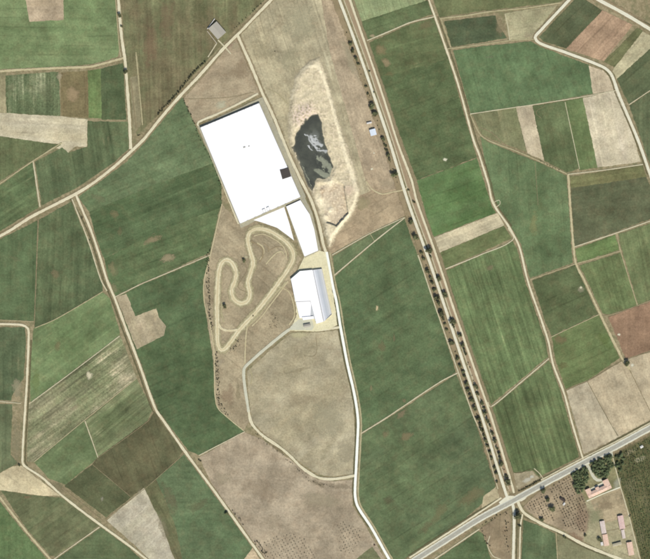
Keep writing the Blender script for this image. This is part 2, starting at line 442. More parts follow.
# ------------------------------------------------------------------ fields: (label, colour, second colour, outline, options)
GREEN, DARK, MID, LIGHT = (76, 100, 68), (66, 88, 60), (86, 110, 76), (98, 124, 82)
FIELDS = [
 # north-west
 ('pale green meadow field north of a thin dirt road around a pinkish tan square', (100, 124, 84), (112, 132, 92), [(0, 0), (115, 0), (118.5, 50), (117.5, 56), (104, 60.5), (90, 63.8), (55, 66), (0, 68.7)], dict(rows=.25)),
 ('small pinkish tan bare square set into the pale green meadow', (176, 156, 128), (184, 164, 138), [(26, 0), (63, 0), (63, 19), (30, 21)], dict(rows=.3, patch=0)),
 ('narrow beige strip beside the speckled dark green plot', (150, 142, 112), (140, 136, 104), [(0, 75), (5.5, 75), (6.5, 113), (0, 112)], {}),
 ('dark green plot speckled with pale bare dots', (78, 100, 70), (90, 108, 78), [(6, 76), (58, 72), (60, 115.5), (7, 112.5)], dict(rows=.8, patch=.95, pcol=(150, 152, 120), fine=1.7, ra=(0, 1))),
 ('brown stubble plot with a pale worn centre', (118, 110, 80), (108, 104, 74), [(61, 73), (88, 71), (89, 117), (62, 116)], dict(rows=.3, patch=.2, pcol=(180, 155, 122), ra=(0, 1))),
 ('slim bright green strip between brown stubble and dark green plots', (96, 122, 76), (90, 114, 72), [(88.3, 71), (101, 69), (102, 118), (89.3, 117)], dict(ra=(0, 1))),
 ('dark green plot in the corner of two dirt roads', (72, 94, 66), (66, 88, 60), [(101.3, 69), (122.5, 63.5), (125.8, 119), (102.3, 119)], dict(rows=.25, patch=0, ra=(0, 1))),
 ('bright straw coloured harvested field with ragged end', (206, 192, 164), (192, 178, 146), [(0, 113.5), (60, 116.8), (87, 119.8), (86, 146), (75, 146), (68, 152), (57, 148), (62, 144), (25, 139.5), (0, 135.5)], dict(rows=.35, patch=0)),
 ('green field below the harvested straw field and above a diagonal track', (84, 102, 70), (94, 108, 76), [(0, 136.5), (25, 140.5), (60, 145), (33, 159), (0, 180.5)], dict(patch=.3)),
 ('green wedge field west of a short link track', (76, 102, 70), (86, 108, 74), [(0, 186), (32, 163), (37.8, 207), (0, 230.5)], dict(patch=.25)),
 ('broad dark green field along the bend of the pale dirt road', (74, 96, 68), (82, 102, 72), [(35.5, 162), (62, 148), (68, 153.5), (88, 147), (88, 121.5), (127, 122.5), (128.5, 148), (112, 163), (92, 177), (75, 188), (42, 204.5)], dict(patch=.25)),
 ('brown and green striped rough field with a shed at its corner', (110, 106, 80), (94, 104, 74), [(121.5, 0), (264, 0), (236, 28), (203, 64), (180, 89), (158, 114), (137, 134.5), (132, 118), (128.5, 76), (125.5, 48)], dict(rows=.75, patch=.25, pcol=(140, 112, 90), ra=(.03, 1), scale=1.6)),
 ('narrow bare strip between two wheel tracks in the rough field', (140, 134, 106), (124, 122, 92), [(130.5, 78), (137, 76), (140.5, 124), (134, 134)], dict(ra=(.06, 1))),
 # west middle
 ('pale green northern strip of the long field beside the white warehouse', (92, 114, 82), (84, 108, 76), [(79, 197), (103, 180), (126, 163), (145, 143), (182, 98), (198, 133), (213.5, 163), (160, 182.5), (90, 212)], dict(rows=.45, patch=.3)),
 ('dark green middle strip of the long field', (66, 92, 62), (74, 98, 68), [(90, 212.5), (160, 183), (214, 163.5), (221, 186), (221, 204), (219.5, 208), (160, 230), (104.5, 258), (98, 241)], dict(rows=.45, patch=.2)),
 ('green southern strip of the long field above a thin footpath', (72, 98, 66), (80, 102, 70), [(105, 259), (160, 231), (219, 209), (209.5, 252), (160, 274.5), (141, 282.5), (116, 295), (109, 280)], dict(rows=.5, patch=.35)),
 ('deep green field wrapped around a pale notched bare plot', (72, 98, 68), (66, 92, 62), [(117, 298), (141, 285.5), (160, 277.8), (209, 257), (202, 280), (203, 301), (206, 318), (212, 355), (215, 405), (229, 420), (243.5, 431), (199, 454.5), (188.5, 450), (166, 420.5), (157, 409), (142.5, 369), (127, 327)], dict(rows=.25, patch=.12)),
 ('pale bare plot with notched edge beside a dirt road', (172, 158, 132), (160, 148, 120), [(117, 297.5), (126, 294.5), (135, 317), (156, 309), (158.5, 318), (165.3, 326.5), (163.5, 335), (137, 348.5)], dict(rows=.3, patch=.2, pcol=(140, 134, 104))),
 ('green field at the meadow edge west of a faint boundary line', (74, 99, 68), (82, 106, 74), [(0, 239.5), (37, 221.5), (33.5, 320.5), (0, 319.3)], dict(rows=.3, patch=.25, ra=(0, 1))),
 ('dark green field with slanting pale streaks', (72, 94, 66), (80, 100, 70), [(39.5, 220), (71, 202.5), (86, 238), (101, 281), (102.5, 291.5), (56, 318.5), (35, 327)], dict(rows=.6, patch=.3)),
 ('lighter green field with pale fringes at both ends', (92, 118, 78), (100, 122, 84), [(34, 329), (57, 319.8), (102.5, 293), (109, 298), (119, 331), (119, 335), (31, 401.5), (30.5, 370)], dict(rows=.3, patch=.5, pcol=(150, 150, 108))),
 ('pale streaky field of thin crop with one white bare spot', (136, 134, 106), (104, 116, 84), [(120, 336.5), (136, 378.5), (83, 421), (34, 461.5), (27.5, 461), (29, 404)], dict(rows=1.5, patch=1.0, pcol=(172, 160, 132), fine=1.6)),
 ('green streaky corner field beside the dirt road', (92, 110, 76), (106, 116, 86), [(136.5, 379.5), (152, 410), (147, 420.5), (98.5, 456), (86, 421)], dict(rows=1.2, patch=.5, pcol=(150, 146, 112))),
 ('green triangular field above the dark brown ploughland', (84, 108, 72), (94, 114, 80), [(83.5, 422), (97.5, 457.5), (65.5, 484), (50, 478.5), (35, 462.5)], dict(rows=.2, patch=.12)),
 ('dark brown green ploughland between streaky crops and a dirt road', (78, 87, 63), (86, 89, 65), [(98, 458), (147.5, 421.5), (155.5, 412), (161, 423), (182.5, 451), (170, 468), (131, 496.5), (93, 464.5)], dict(rows=.3, patch=.15, pcol=(112, 106, 82), ra=(.35, 1))),
 ('dark green triangle at the end of the ploughland', (70, 88, 62), (78, 90, 64), [(65.5, 486), (92.5, 465), (130.5, 497), (106, 516.5)], dict(rows=.25, patch=.12)),
 ('pale grey bare field tapering along a dirt road', (182, 172, 152), (172, 164, 140), [(107.5, 520.5), (144, 489), (153, 508), (162, 524), (170, 550), (174, 559), (150, 559), (131, 541)], dict(rows=.4, patch=.1, pcol=(150, 146, 122))),
 ('dark scrubby strip beside the pale grey bare field', (100, 104, 76), (86, 96, 68), [(145, 488), (156, 479), (166, 504), (176, 530), (182, 559), (175, 559), (171, 548), (162, 523)], dict(rows=.6, patch=.4)),
 ('green field along the lower dirt road ending at a tan corner', (76, 102, 72), (84, 106, 76), [(156.5, 478.5), (171, 467.5), (184, 455), (209, 488.5), (236, 526), (252, 548.5), (244, 559), (183, 559), (177, 529), (167, 503)], dict(rows=.3, patch=.25)),
 ('small tan corner plot at the foot of the dirt road', (190, 168, 138), (180, 160, 130), [(252.5, 549), (259, 559), (244.8, 559)], {}),
 ('straw coloured triangle under a road elbow', (198, 182, 148), (188, 172, 138), [(0, 474), (12, 467.5), (20.5, 466), (59, 495.5), (45, 495.5), (26, 493), (0, 489.5)], dict(rows=.2, patch=0)),
 ('brown green field below the straw triangle', (86, 102, 72), (96, 104, 76), [(2, 491), (26, 495), (62, 498.5), (98, 526), (55, 556), (50, 555), (28, 530)], dict(rows=.45, patch=.2)),
 ('green triangle outside a double wheel track', (82, 110, 72), (90, 116, 78), [(0, 503), (22, 531), (46, 559), (0, 559)], dict(rows=.4, patch=.1)),
 ('dark green field below a thin path and the pale road', (74, 96, 68), (80, 100, 70), [(101, 528.5), (127, 547), (140, 559), (57.5, 559)], dict(rows=.3, patch=.15)),
 ('dark green field inside a road elbow', (72, 94, 68), (80, 100, 72), [(0, 328), (24.5, 328), (25.5, 345), (23, 378), (12, 395), (11, 400), (0, 399.5)], dict(rows=.25, patch=.25)),
 ('dark green strip field below a short side path', (78, 96, 70), (88, 104, 76), [(0, 404.5), (12, 405), (10, 455), (17, 463), (0, 472)], dict(rows=.6, patch=.3, ra=(0, 1))),
 # factory site and the land around it
 ('greenish tan dry pasture between two dirt roads north of the pond', (174, 163, 134), (162, 152, 123), [(240, 36), (270, 4), (272, 0), (333, 0), (384, 140), (403, 200), (403.5, 215), (331, 252), (322, 226), (302, 180), (287, 148), (263, 92), (250, 61)], dict(rows=.5, patch=.6, pcol=(196, 186, 156), ra=(.33, 1))),
 ('brown dry triangle between roads above the white warehouse', (152, 136, 112), (162, 148, 122), [(235, 38), (259, 92), (258, 95), (195, 122), (184, 99), (203, 78), (222, 55)], dict(rows=.1, patch=.25, pcol=(170, 158, 130))),
 ('brown bare strip of pasture beside the tree lined road', (176, 158, 132), (166, 148, 122), [(322, 0), (335, 0), (352, 44), (383, 136), (402, 188), (404, 214), (385, 222), (366, 180), (347, 110), (330, 50)], dict(rows=.5, patch=.2, pcol=(184, 172, 142), ra=(.36, 1))),
 ('brown wedge of bare land below the gravel pit', (166, 148, 120), (156, 138, 112), [(357, 197), (375, 190), (403, 190), (405, 215), (369, 232), (331, 253), (328, 246), (345, 226)], dict(rows=.1, patch=.2)),
 ('brown weedy land inside and around the looping dirt track', (152, 139, 113), (162, 149, 122), [(222, 205), (240, 224), (256, 222), (300, 258), (292, 280), (296, 320), (288, 331), (246, 367), (242, 372), (246, 400), (249, 420), (244, 430), (230, 419.5), (217, 405), (213, 352), (207, 315), (204, 300), (204, 280), (211, 253)], dict(rows=.25, patch=.5, pcol=(186, 172, 142))),
 ('tan dry field enclosed by the pale looping service road', (170, 160, 134), (158, 148, 120), [(290, 334), (316, 333), (337, 331), (344, 366), (352.5, 400), (354.5, 440), (353.5, 473.5), (330, 476), (318, 474), (302, 463), (280, 444.5), (264, 433), (252.5, 421), (249, 395), (248, 371)], dict(rows=.08, patch=.45, pcol=(190, 178, 148), tram=.05)),
 ('broad brown dry field with young plantings at its foot', (166, 152, 130), (156, 142, 120), [(244, 433), (262, 440), (290, 460), (303, 471), (318, 480), (332, 482), (352.5, 480.5), (352, 506), (366, 528), (384, 559), (266, 559), (238, 519), (212, 483), (200, 457.5)], dict(rows=.1, patch=.45, pcol=(188, 176, 148), scale=1.4, tram=.05)),
 ('small green corner beside the pale road below the brown field', (104, 116, 84), (120, 126, 94), [(357, 559), (372, 547.5), (380, 559)], dict(patch=.3)),
 # centre
 ('narrow green sliver between brown land and a thin path', (84, 106, 74), (92, 110, 80), [(333.5, 257), (370, 235), (401, 219.5), (374.5, 239.5), (335, 273)], dict(rows=.2)),
 ('large deep green field between the white road and the tree lined road', (72, 98, 68), (78, 102, 70), [(335, 277.5), (375, 242.5), (404.5, 219.5), (411, 240), (421, 265), (436, 312), (449, 352), (455, 372), (384, 417.5), (362, 431), (361.5, 419), (357.5, 395), (349.5, 360), (342.5, 325), (338, 300)], dict(rows=.3, patch=.14)),
 ('large green field reaching down to the highway', (76, 98, 70), (82, 104, 72), [(362, 435), (385, 421), (456, 375), (474, 420), (491, 470), (496, 488), (478, 507), (455, 526), (412, 556), (407, 559), (393, 559), (374, 524), (361, 504), (359, 493), (360, 468)], dict(rows=.3, patch=.3, pcol=(134, 130, 98))),
 ('beige worn corner where the tree lined road meets the highway', (178, 164, 132), (166, 152, 122), [(484, 497), (496.5, 487), (508, 492), (508, 498), (488, 508), (482, 509)], dict(rows=0, patch=.3)),
 # north centre
 ('pale green striped field beside the tree lined road', (142, 154, 114), (132, 148, 106), [(352, 0), (425, 0), (420, 2), (361, 21)], dict(rows=.6, patch=.1, ra=(.32, 1))),
 ('dark green field below the pale striped field', (76, 98, 66), (84, 104, 72), [(361.5, 22), (427, 0.8), (432, 14), (411, 20.5), (368.5, 38.5)], dict(rows=.3, patch=.3)),
 ('dark olive field with a worn western corner', (84, 100, 68), (78, 98, 66), [(370, 43), (411, 24.5), (435, 18), (443, 45), (448, 58), (390, 75), (381, 76)], dict(rows=.3, patch=.45, pcol=(158, 142, 108))),
 ('large dark green field between two diagonal roads', (76, 98, 66), (70, 92, 62), [(381, 77), (390, 76), (448.3, 59), (456, 88), (471, 140), (476, 157), (417, 179.5), (397, 125)], dict(rows=.3, patch=.1)),
 ('bright green field above a tan strip', (78, 112, 68), (84, 114, 74), [(417.5, 181), (476.5, 159), (486, 190), (491, 206), (495, 212.5), (432.5, 236.5)], dict(rows=.25, patch=.08)),
 ('tan bare strip running across from the tree lined road', (196, 182, 152), (188, 174, 144), [(433, 238.5), (497.5, 213.5), (503.5, 225), (440, 251.8)], dict(rows=.4, patch=0)),
 ('olive strip between the tan strip and a thin path', (96, 110, 74), (88, 106, 70), [(441, 253), (503.5, 226.5), (511, 238), (446, 267.8)], dict(rows=.3, patch=.2)),
 ('large green field with dark slanting tractor stripes', (94, 116, 78), (82, 106, 70), [(447, 271), (512.5, 242), (517, 251), (524, 280), (545, 341), (547.5, 356.5), (490, 404.5), (477, 368), (462, 322)], dict(rows=1.35, patch=.18, ra=(.32, 1))),
 ('green striped field reaching down to the highway', (80, 102, 68), (88, 108, 72), [(492, 409), (549, 361.5), (560, 392), (578.5, 457), (539, 476), (533, 470), (514, 472), (503, 438)], dict(rows=1.3, patch=.15, ra=(.30, 1))),
 ('beige worn corner with pale rubble beside the highway', (172, 158, 130), (160, 150, 122), [(514, 474), (532, 471.5), (538, 478), (521, 489), (516, 489)], dict(rows=0, patch=.3, pcol=(120, 118, 90))),
 # north east
 ('olive field strip along the northern edge', (98, 110, 76), (90, 104, 72), [(434, 0), (562, 0), (557, 2), (480, 10.5), (440, 16.5)], dict(rows=.2, patch=.2)),
 ('very dark green plot ringed by pale paths', (64, 84, 62), (70, 90, 64), [(445, 22), (490, 16.5), (495, 16), (497, 24), (506, 37.5), (480, 42), (452, 46)], dict(rows=.2, patch=.03)),
 ('beige grassy plot beside a road bend', (170, 162, 130), (150, 148, 114), [(505, 14), (557, 5), (544, 21), (534, 32), (530.5, 38.5), (510, 40)], dict(rows=.2, patch=.25, pcol=(126, 128, 94))),
 ('large green field with curved tractor lines', (84, 112, 78), (78, 106, 72), [(454, 51), (480, 47), (531, 42), (541, 48), (566, 57), (588.5, 65), (592.5, 93), (532, 104), (480, 111.5), (471, 113)], dict(rows=.35, patch=.08)),
 ('small pinkish tan plot inside a road bend', (198, 180, 154), (190, 172, 144), [(589.3, 66.5), (602, 70.5), (609, 77), (615.5, 90), (593.3, 93)], dict(patch=.1)),
 ('dark green plot inside the hooked dirt road', (72, 88, 64), (80, 94, 66), [(540, 37), (571.5, 4), (575, 0), (585, 0), (601.5, 10.5), (566, 47.5), (544, 41)], dict(rows=.2, patch=.12)),
 ('reddish ploughed plot between dark green plots', (170, 142, 116), (162, 134, 110), [(602.5, 11), (632, 25), (603.5, 60.5), (567, 48.5)], dict(rows=.6, patch=.1, pcol=(190, 165, 140))),
 ('olive green strip beside the reddish plot', (86, 96, 66), (96, 104, 72), [(637.5, 28.5), (642, 31), (614.5, 66.5), (605, 61.5)], dict(patch=.2)),
 ('tan stubble strip narrowing to the road', (180, 170, 138), (168, 160, 128), [(643, 32), (650, 36), (650, 48), (617, 78), (613, 71), (616, 66.5)], dict(rows=.4, patch=.1)),
 ('dark green plot south of the tan stubble strip', (74, 92, 66), (82, 98, 70), [(617.5, 79), (650, 49.5), (650, 89), (629, 103)], dict(rows=.3, patch=.2)),
 ('dark green roadside plot below a thin side path', (76, 94, 68), (86, 102, 74), [(630, 106), (650, 92.5), (650, 163), (642, 140)], dict(patch=.2)),
 ('olive corner field beyond the straight white road', (92, 102, 74), (84, 96, 68), [(607, 0), (650, 0), (650, 22)], dict(patch=.15)),
 ('beige green plot with pale curved tracks', (112, 120, 86), (122, 126, 94), [(473, 115), (480, 113.5), (515.5, 107.5), (526, 151), (490, 138), (482, 134)], dict(rows=.35, patch=.5)),
 ('pinkish tan strip between green plots', (188, 172, 146), (178, 164, 136), [(516.5, 107), (532, 105.3), (543.5, 160), (528, 153)], dict(rows=.3, patch=.1)),
 ('dark green plot beside the pinkish tan strip', (80, 100, 68), (86, 104, 72), [(533, 106.5), (565, 101.5), (572, 135), (579, 168), (567, 171.5), (545, 160.5)], dict(rows=.3, patch=.1)),
 ('lighter green strip beside the bright straw field', (94, 116, 76), (88, 110, 72), [(565.7, 101.4), (583, 98.5), (590, 132), (597, 167), (579.8, 169.5)], dict(rows=.4, patch=.1, ra=(.2, 1))),
 ('bright straw field in the corner of the eastern road', (206, 190, 166), (196, 182, 154), [(583.7, 98.3), (615.5, 91), (634, 140), (640, 161.5), (598, 167)], dict(rows=.2, patch=.06, pcol=(176, 164, 136))),
 ('large green field west of a double wheel track', (82, 108, 74), (90, 114, 80), [(481, 138), (489, 143), (541, 164), (566, 176), (572, 262.5), (530.5, 277.5), (521.5, 244), (510, 224), (496, 203), (490, 182)], dict(rows=.3, patch=.2, ra=(.1, 1))),
 ('olive headland strip above the dark brown green field', (104, 108, 74), (96, 104, 70), [(570.5, 177), (642.5, 166), (646, 177), (571.5, 188)], dict(patch=.2)),
 ('dark brown green square field', (82, 94, 70), (76, 90, 66), [(571.5, 188.5), (646, 177.5), (650, 186), (650, 218.5), (616, 231), (575, 245)], dict(rows=.2, patch=.05)),
 ('small bright green plot under the dark square field', (94, 122, 74), (100, 126, 80), [(576, 249.5), (614.5, 235.5), (618.5, 249.5), (578, 262)], dict(rows=.5, patch=.05)),
 ('green plot with pale slanting streaks', (102, 120, 80), (92, 112, 74), [(580, 266), (620, 253.5), (636.5, 305), (609, 314), (603, 313), (588, 281)], dict(rows=.7, patch=.2, ra=(.3, 1))),
 ('green striped field at the eastern edge', (98, 114, 78), (88, 106, 72), [(619, 234.5), (650, 224), (650, 299), (638.5, 304), (622.5, 250)], dict(rows=.8, patch=.2, ra=(.2, 1))),
 ('dark olive field east of the narrow road', (78, 96, 66), (72, 92, 62), [(533, 281), (575, 266), (582, 281), (597.5, 313.5), (552, 335), (546, 322)], dict(rows=.3, patch=.15)),
 ('mid green field above the tan stubble', (90, 112, 72), (98, 116, 76), [(552.5, 337.5), (598.5, 315.5), (607, 333), (619, 357.5), (588, 379.5), (566, 388), (556, 360)], dict(rows=.3, patch=.25, pcol=(130, 124, 86))),
 ('reddish brown ploughed field at the eastern edge', (142, 116, 94), (134, 108, 88), [(609, 317.5), (650, 302.5), (650, 350), (626.5, 358.5)], dict(rows=.3, patch=.08, pcol=(178, 150, 124))),
 ('western tan stubble field above the highway', (190, 176, 150), (180, 166, 140), [(567, 391), (587, 382), (608.5, 421), (620, 436), (584, 453.5), (575, 420)], dict(rows=.35, patch=.1, ra=(.35, 1), pcol=(160, 150, 122))),
 ('middle tan stubble field above the highway', (182, 166, 138), (174, 158, 130), [(587.6, 381.5), (621, 362.5), (628.5, 369), (650, 411), (650, 420), (621, 435.5), (609.2, 420.5)], dict(rows=.35, patch=.08, ra=(.4, 1), pcol=(160, 150, 122))),
 ('eastern tan stubble field beyond a lone dark tree', (184, 168, 140), (176, 160, 132), [(625, 361), (650, 352.5), (650, 409), (630, 368.5)], dict(rows=.35, patch=.08, ra=(.4, 1))),
 # south east
 ('dark green triangular field south of the highway', (74, 100, 68), (80, 104, 72), [(439, 559), (478, 532), (482, 534), (487, 549), (490, 559)], dict(rows=.2, patch=.08)),
 ('brown waste plot ringed by dark weeds', (140, 126, 102), (130, 118, 94), [(481, 529), (497, 518), (508, 511), (510.5, 520), (510, 559), (497, 559), (486, 540)], dict(rows=0, patch=.15, pcol=(110, 108, 82))),
 ('green field in the fork of two southern roads', (74, 100, 70), (82, 104, 74), [(524, 521), (538, 526), (554.5, 534), (556.5, 559), (522, 559)], dict(rows=.3, patch=.15)),
 ('dull olive field along the southern road', (124, 126, 96), (114, 118, 90), [(558, 535), (584, 548), (613, 559), (558.5, 559)], dict(rows=.2, patch=.2)),
 ('brown orchard floor below the highway', (158, 142, 118), (148, 134, 108), [(524, 507), (545, 487), (572, 472), (580, 488), (589, 508), (587, 529), (583, 540), (562, 529), (543, 521), (529, 512)], dict(rows=.1, patch=.3, pcol=(120, 116, 86))),
 ('tan bare yard behind the long tiled farmhouse', (166, 150, 122), (156, 142, 114), [(590, 500), (620, 487.5), (628, 516), (604, 524), (597, 515)], dict(rows=.1, patch=.2, pcol=(134, 130, 98))),
 ('grassy olive yard around the small red roofed sheds', (162, 154, 124), (148, 144, 112), [(586, 502), (590, 500.5), (597, 516), (604, 524.5), (628, 516.5), (639, 556), (637, 559), (622, 559), (584, 541), (589, 520)], dict(rows=0, patch=.4, pcol=(164, 156, 126))),
 ('overgrown dark olive plantation floor behind a pale wall', (94, 98, 68), (80, 88, 60), [(613, 452), (650, 434), (650, 559), (642, 559), (631, 516), (622, 487), (616, 470)], dict(rows=.9, patch=.3, ra=(.22, 1), pcol=(134, 130, 98))),
 ('grassy farmhouse grounds beside the highway', (116, 120, 86), (130, 128, 96), [(573, 471), (586, 465), (611, 453), (615, 470), (621, 486.5), (590, 500), (586, 501), (580, 487)], dict(rows=0, patch=.3)),
]
FIELD_OBJ = []
for i, (lab, c1, c2, pts, kw) in enumerate(FIELDS):
    kw = dict(kw)
    ra = kw.pop('ra', None)
    if ra is None:
        best = max(range(len(pts)), key=lambda k: (Vector(pts[k]) - Vector(pts[k - 1])).length)
        d = Vector(pts[best]) - Vector(pts[best - 1])
    else:
        d = Vector(ra)
    ang = math.atan2(-d.y, d.x)
    o = sheet('field', grow(ext_poly(pts), .6), field_mat(c1, c2, ang, seed=i + 1, **kw), lab, 'field')
    FIELD_OBJ.append((o, pts))

def field_at(x, y):
    hit = None
    for o, pts in FIELD_OBJ:
        ins = False
        for k in range(len(pts)):
            (x1, y1), (x2, y2) = pts[k - 1], pts[k]
            if (y1 > y) != (y2 > y) and x < (x2 - x1) * (y - y1) / (y2 - y1) + x1: ins = not ins
        if ins: hit = o
    return hit

# worn and bare patches lying in the fields
ZP = 0.46
PM = {}
def pmat(c, cover=0.9, ragged=0.5):
    k = (c, cover, ragged)
    if k not in PM:
        nt = NT('bare_soil')
        p = nt.pos((sum(c) % 31 * 3.0, 4.0, 0))
        ab = attr(nt, 'across').outputs['Fac']
        n1 = nt.noise(p, 0.09, 6, 0.75); n2 = nt.noise(p, 0.42, 4, 0.8)
        f = nt.math('MULTIPLY', nt.math('MULTIPLY_ADD', n1, 0.6, 0.7), nt.math('MULTIPLY_ADD', n2, 1.0, 0.5))
        d = nt.math('ADD', ab, nt.math('MULTIPLY', nt.math('SUBTRACT', nt.math('ADD', n1, nt.math('MULTIPLY', n2, .6)), 0.8), 2.6))
        alpha = nt.ramp(d, 0.3, 1.05, cover if cover >= 1 else cover * .66, 0.0)
        alpha = nt.math('MULTIPLY', alpha, nt.ramp(ab, .8, 1.0, 1, 0))
        PM[k] = nt.finish(nt.scalecol(lin(c), f), .97, .05, alpha=alpha)
    return PM[k]
PATCHES = [  # x, y, rx, ry, angle, colour, cover
 (74, 94, 9, 8, .3, (182, 156, 122), .9), (44, 92, 10, 12, 0, (126, 134, 102), .4), (60, 76, 4, 4, 0, (190, 175, 145), .8),
 (89.5, 375.5, 4.2, 4.4, 0, (204, 192, 162), 1), (58, 346, 3.5, 8, .2, (134, 128, 92), .7), (75, 408, 6, 3, -.6, (176, 164, 132), .7),
 (152, 240, 13, 4, -.3, (166, 148, 116), .8), (168, 258, 9, 4.5, -.3, (178, 160, 128), .9), (114, 214, 6, 4, .3, (140, 130, 96), .7), (98, 198, 9, 4, .6, (130, 134, 100), .6),
 (120, 231, 3, 5, .2, (124, 120, 88), .6), (55, 274, 7, 5, .6, (140, 130, 98), .7), (15, 259, 8, 3, .3, (124, 132, 96), .6),
 (17, 388, 6, 11, .1, (166, 158, 128), .9), (16, 440, 6, 30, 0, (150, 144, 114), .7), (36, 380, 5, 14, .1, (124, 142, 88), .6),
 (113, 269, 5, 9, -.3, (146, 140, 104), .8), (114, 288, 4, 6, -.3, (150, 144, 110), .7),
 (377, 308, 1.7, 3.4, .1, (196, 176, 138), 1), (382, 346, 4, 6, .1, (128, 122, 90), .6), (394, 338, 1.4, 5, 0, (130, 122, 92), .7), (371, 388, 1.4, 4, .1, (150, 140, 106), .8), (402, 414, 7, 4, -.5, (146, 132, 104), .8), (404, 401, 3, 3, 0, (140, 128, 98), .7),
 (407, 436, 8, 5, -.6, (142, 130, 98), .85), (386, 434, 4, 5, .6, (140, 130, 98), .7), (440, 512, 6, 16, .6, (130, 126, 92), .6), (425, 528, 5, 9, .8, (126, 122, 90), .5), (466, 500, 12, 8, -.5, (124, 122, 88), .6), (389, 500, 7, 5, 0, (104, 104, 78), .5), (475, 494, 14, 8, -.5, (132, 128, 94), .7),
 (445, 159.4, 2.6, 2, .2, (214, 206, 180), 1), (437, 171, 2.5, 1, .1, (130, 132, 100), .8), (386, 62, 7, 5, .5, (170, 150, 116), .9), (381, 50, 7, 6, .7, (156, 140, 104), .8), (390, 74, 6, 3, 0, (130, 126, 88), .6), (372, 36, 4, 2, 0, (186, 168, 134), .9), (427, 25, 10, 5, -.3, (132, 124, 92), .6), (424, 114, 4, 3, -.6, (110, 120, 82), .6),
 (534, 223, 5, 16, .1, (150, 152, 104), .7), (540, 205, 5, 10, 0, (118, 134, 92), .5), (489, 57, 6, 1.5, 0, (126, 136, 104), .6), (500, 27, 5, 10, -.1, (150, 138, 108), .8), (530, 35, 8, 4, 0, (178, 162, 134), .6),
 (490, 268, 5, 3, -.3, (142, 132, 104), .7), (612, 210, 5, 5, 0, (80, 82, 60), .4), (559, 340, 8, 6, .2, (140, 124, 92), .7), (563, 366, 6, 4, 0, (118, 112, 76), .5), (605, 340, 6, 12, -.4, (104, 128, 72), .5),
 (520, 530, 3, 14, .05, (120, 118, 90), .4), (150, 318, 8, 5, -.5, (182, 168, 138), .6), (58, 488, 12, 5, .6, (128, 124, 96), .6), (102, 499, 1.8, 3, .2, (160, 156, 136), .9), (27, 497, 5, 2, 0, (140, 118, 90), .6), (141, 500, 6, 12, -.3, (176, 168, 146), .5),
 (170, 500, 7, 20, -.35, (124, 120, 92), .6), (200, 505, 14, 5, -.4, (112, 116, 86), .6), (163, 527, 5, 14, -.3, (150, 142, 114), .6), (222, 478, 12, 8, 0, (178, 164, 136), .5), (262, 490, 18, 14, .4, (172, 150, 124), .35), (272, 522, 16, 8, .2, (152, 138, 114), .35), (320, 500, 24, 10, .2, (182, 168, 140), .6),
 (330, 420, 18, 22, .2, (186, 176, 146), .6), (300, 370, 16, 2, -.25, (146, 134, 106), .35), (345, 452, 10, 14, 0, (186, 174, 146), .6), (326, 452, 6, 10, .4, (148, 140, 108), .35), (300, 400, 20, 10, 0, (174, 156, 128), .35),
 (262, 50, 14, 12, .4, (176, 164, 132), .5), (221, 105, 8, 5, -.4, (208, 200, 170), .9), (300, 20, 20, 30, .2, (182, 176, 146), .5), (290, 60, 16, 12, .4, (180, 172, 140), .5), (240, 70, 16, 9, -.5, (166, 144, 116), .5),
 (352, 60, 7, 30, -.35, (190, 180, 148), .5), (370, 160, 9, 16, -.3, (186, 164, 138), .5), (388, 183, 14, 5, .2, (190, 172, 142), .5), (362, 203, 10, 8, .2, (178, 166, 128), .7), (374, 153, 1, .8, 0, (224, 214, 190), 1), (372, 169, 1.6, 1, -.2, (226, 214, 186), 1),
 (150, 45, 8, 30, .05, (150, 124, 98), .5), (168, 20, 9, 25, .05, (144, 120, 96), .5), (200, 12, 10, 14, 0, (92, 104, 72), .5),
 (228, 44, 5, 4, .6, (170, 140, 124), .9), (236, 47, 5, 6, .3, (182, 170, 138), .7), (300, 335, 12, 3.5, -.1, (214, 200, 158), .9), (246, 257, 2.6, 2.4, 0, (208, 196, 160), .9), (221, 312, 2, 7, .05, (196, 178, 138), .8),
 (220, 362, 5, 4, 0, (186, 172, 146), .6), (228, 395, 8, 12, 0, (168, 144, 118), .6), (238, 392, 3, 10, 0, (136, 128, 98), .5), (340, 487, 14, 4, 0, (122, 114, 92), .4), (318, 484, 10, 4, .5, (120, 112, 88), .6), (276, 447, 14, 3, .65, (136, 124, 96), .7),
 (527, 480, 5, 2.6, -.4, (220, 210, 190), .9), (532, 477, 3, 2, 0, (226, 220, 204), .9), (516, 487, 3, 2, 0, (216, 200, 166), .9), (492, 499, 6, 4, -.4, (206, 190, 152), .9), (498, 493, 3, 5, .4, (206, 190, 152), .8), (583, 520, 10, 16, 0, (156, 132, 110), .6), (575, 537, 9, 5, .4, (152, 120, 98), .7), (596, 518, 8, 10, .2, (152, 154, 118), .7),
 (581, 289, 4, 3.6, 0, (176, 168, 140), .7), (581, 287.5, 2, 1.6, 0, (210, 200, 170), 1), (619, 334.5, 2, 1.6, .4, (222, 208, 182), 1), (632, 365, 2.4, 2, 0, (214, 204, 182), 1), (596, 505, 5, 2, -.4, (170, 160, 132), .6), (607, 505, 10, 6, 0, (148, 132, 106), .6),
 (640, 459, 7, 3, -.5, (196, 184, 152), .8), (630, 452, 8, 3, -.5, (176, 160, 130), .8), (632, 488, 8, 14, -.2, (146, 142, 108), .5), (645, 500, 4, 18, -.2, (136, 134, 100), .5), (640, 535, 5, 14, -.2, (142, 136, 104), .5), (617, 484, 4, 7, .3, (186, 182, 162), .8), (550, 130, 3, 20, -.15, (112, 122, 86), .4),
]
for i, (x, y, rx, ry, an, c, cov) in enumerate(PATCHES):
    f = field_at(x, y)
    o = blotch('bare_patch', (x, y), rx, ry, an, pmat(c, cov), ZP + 0.003 * (i % 17), f, 'worn pale patch of bare soil', 'patch', seed=i)

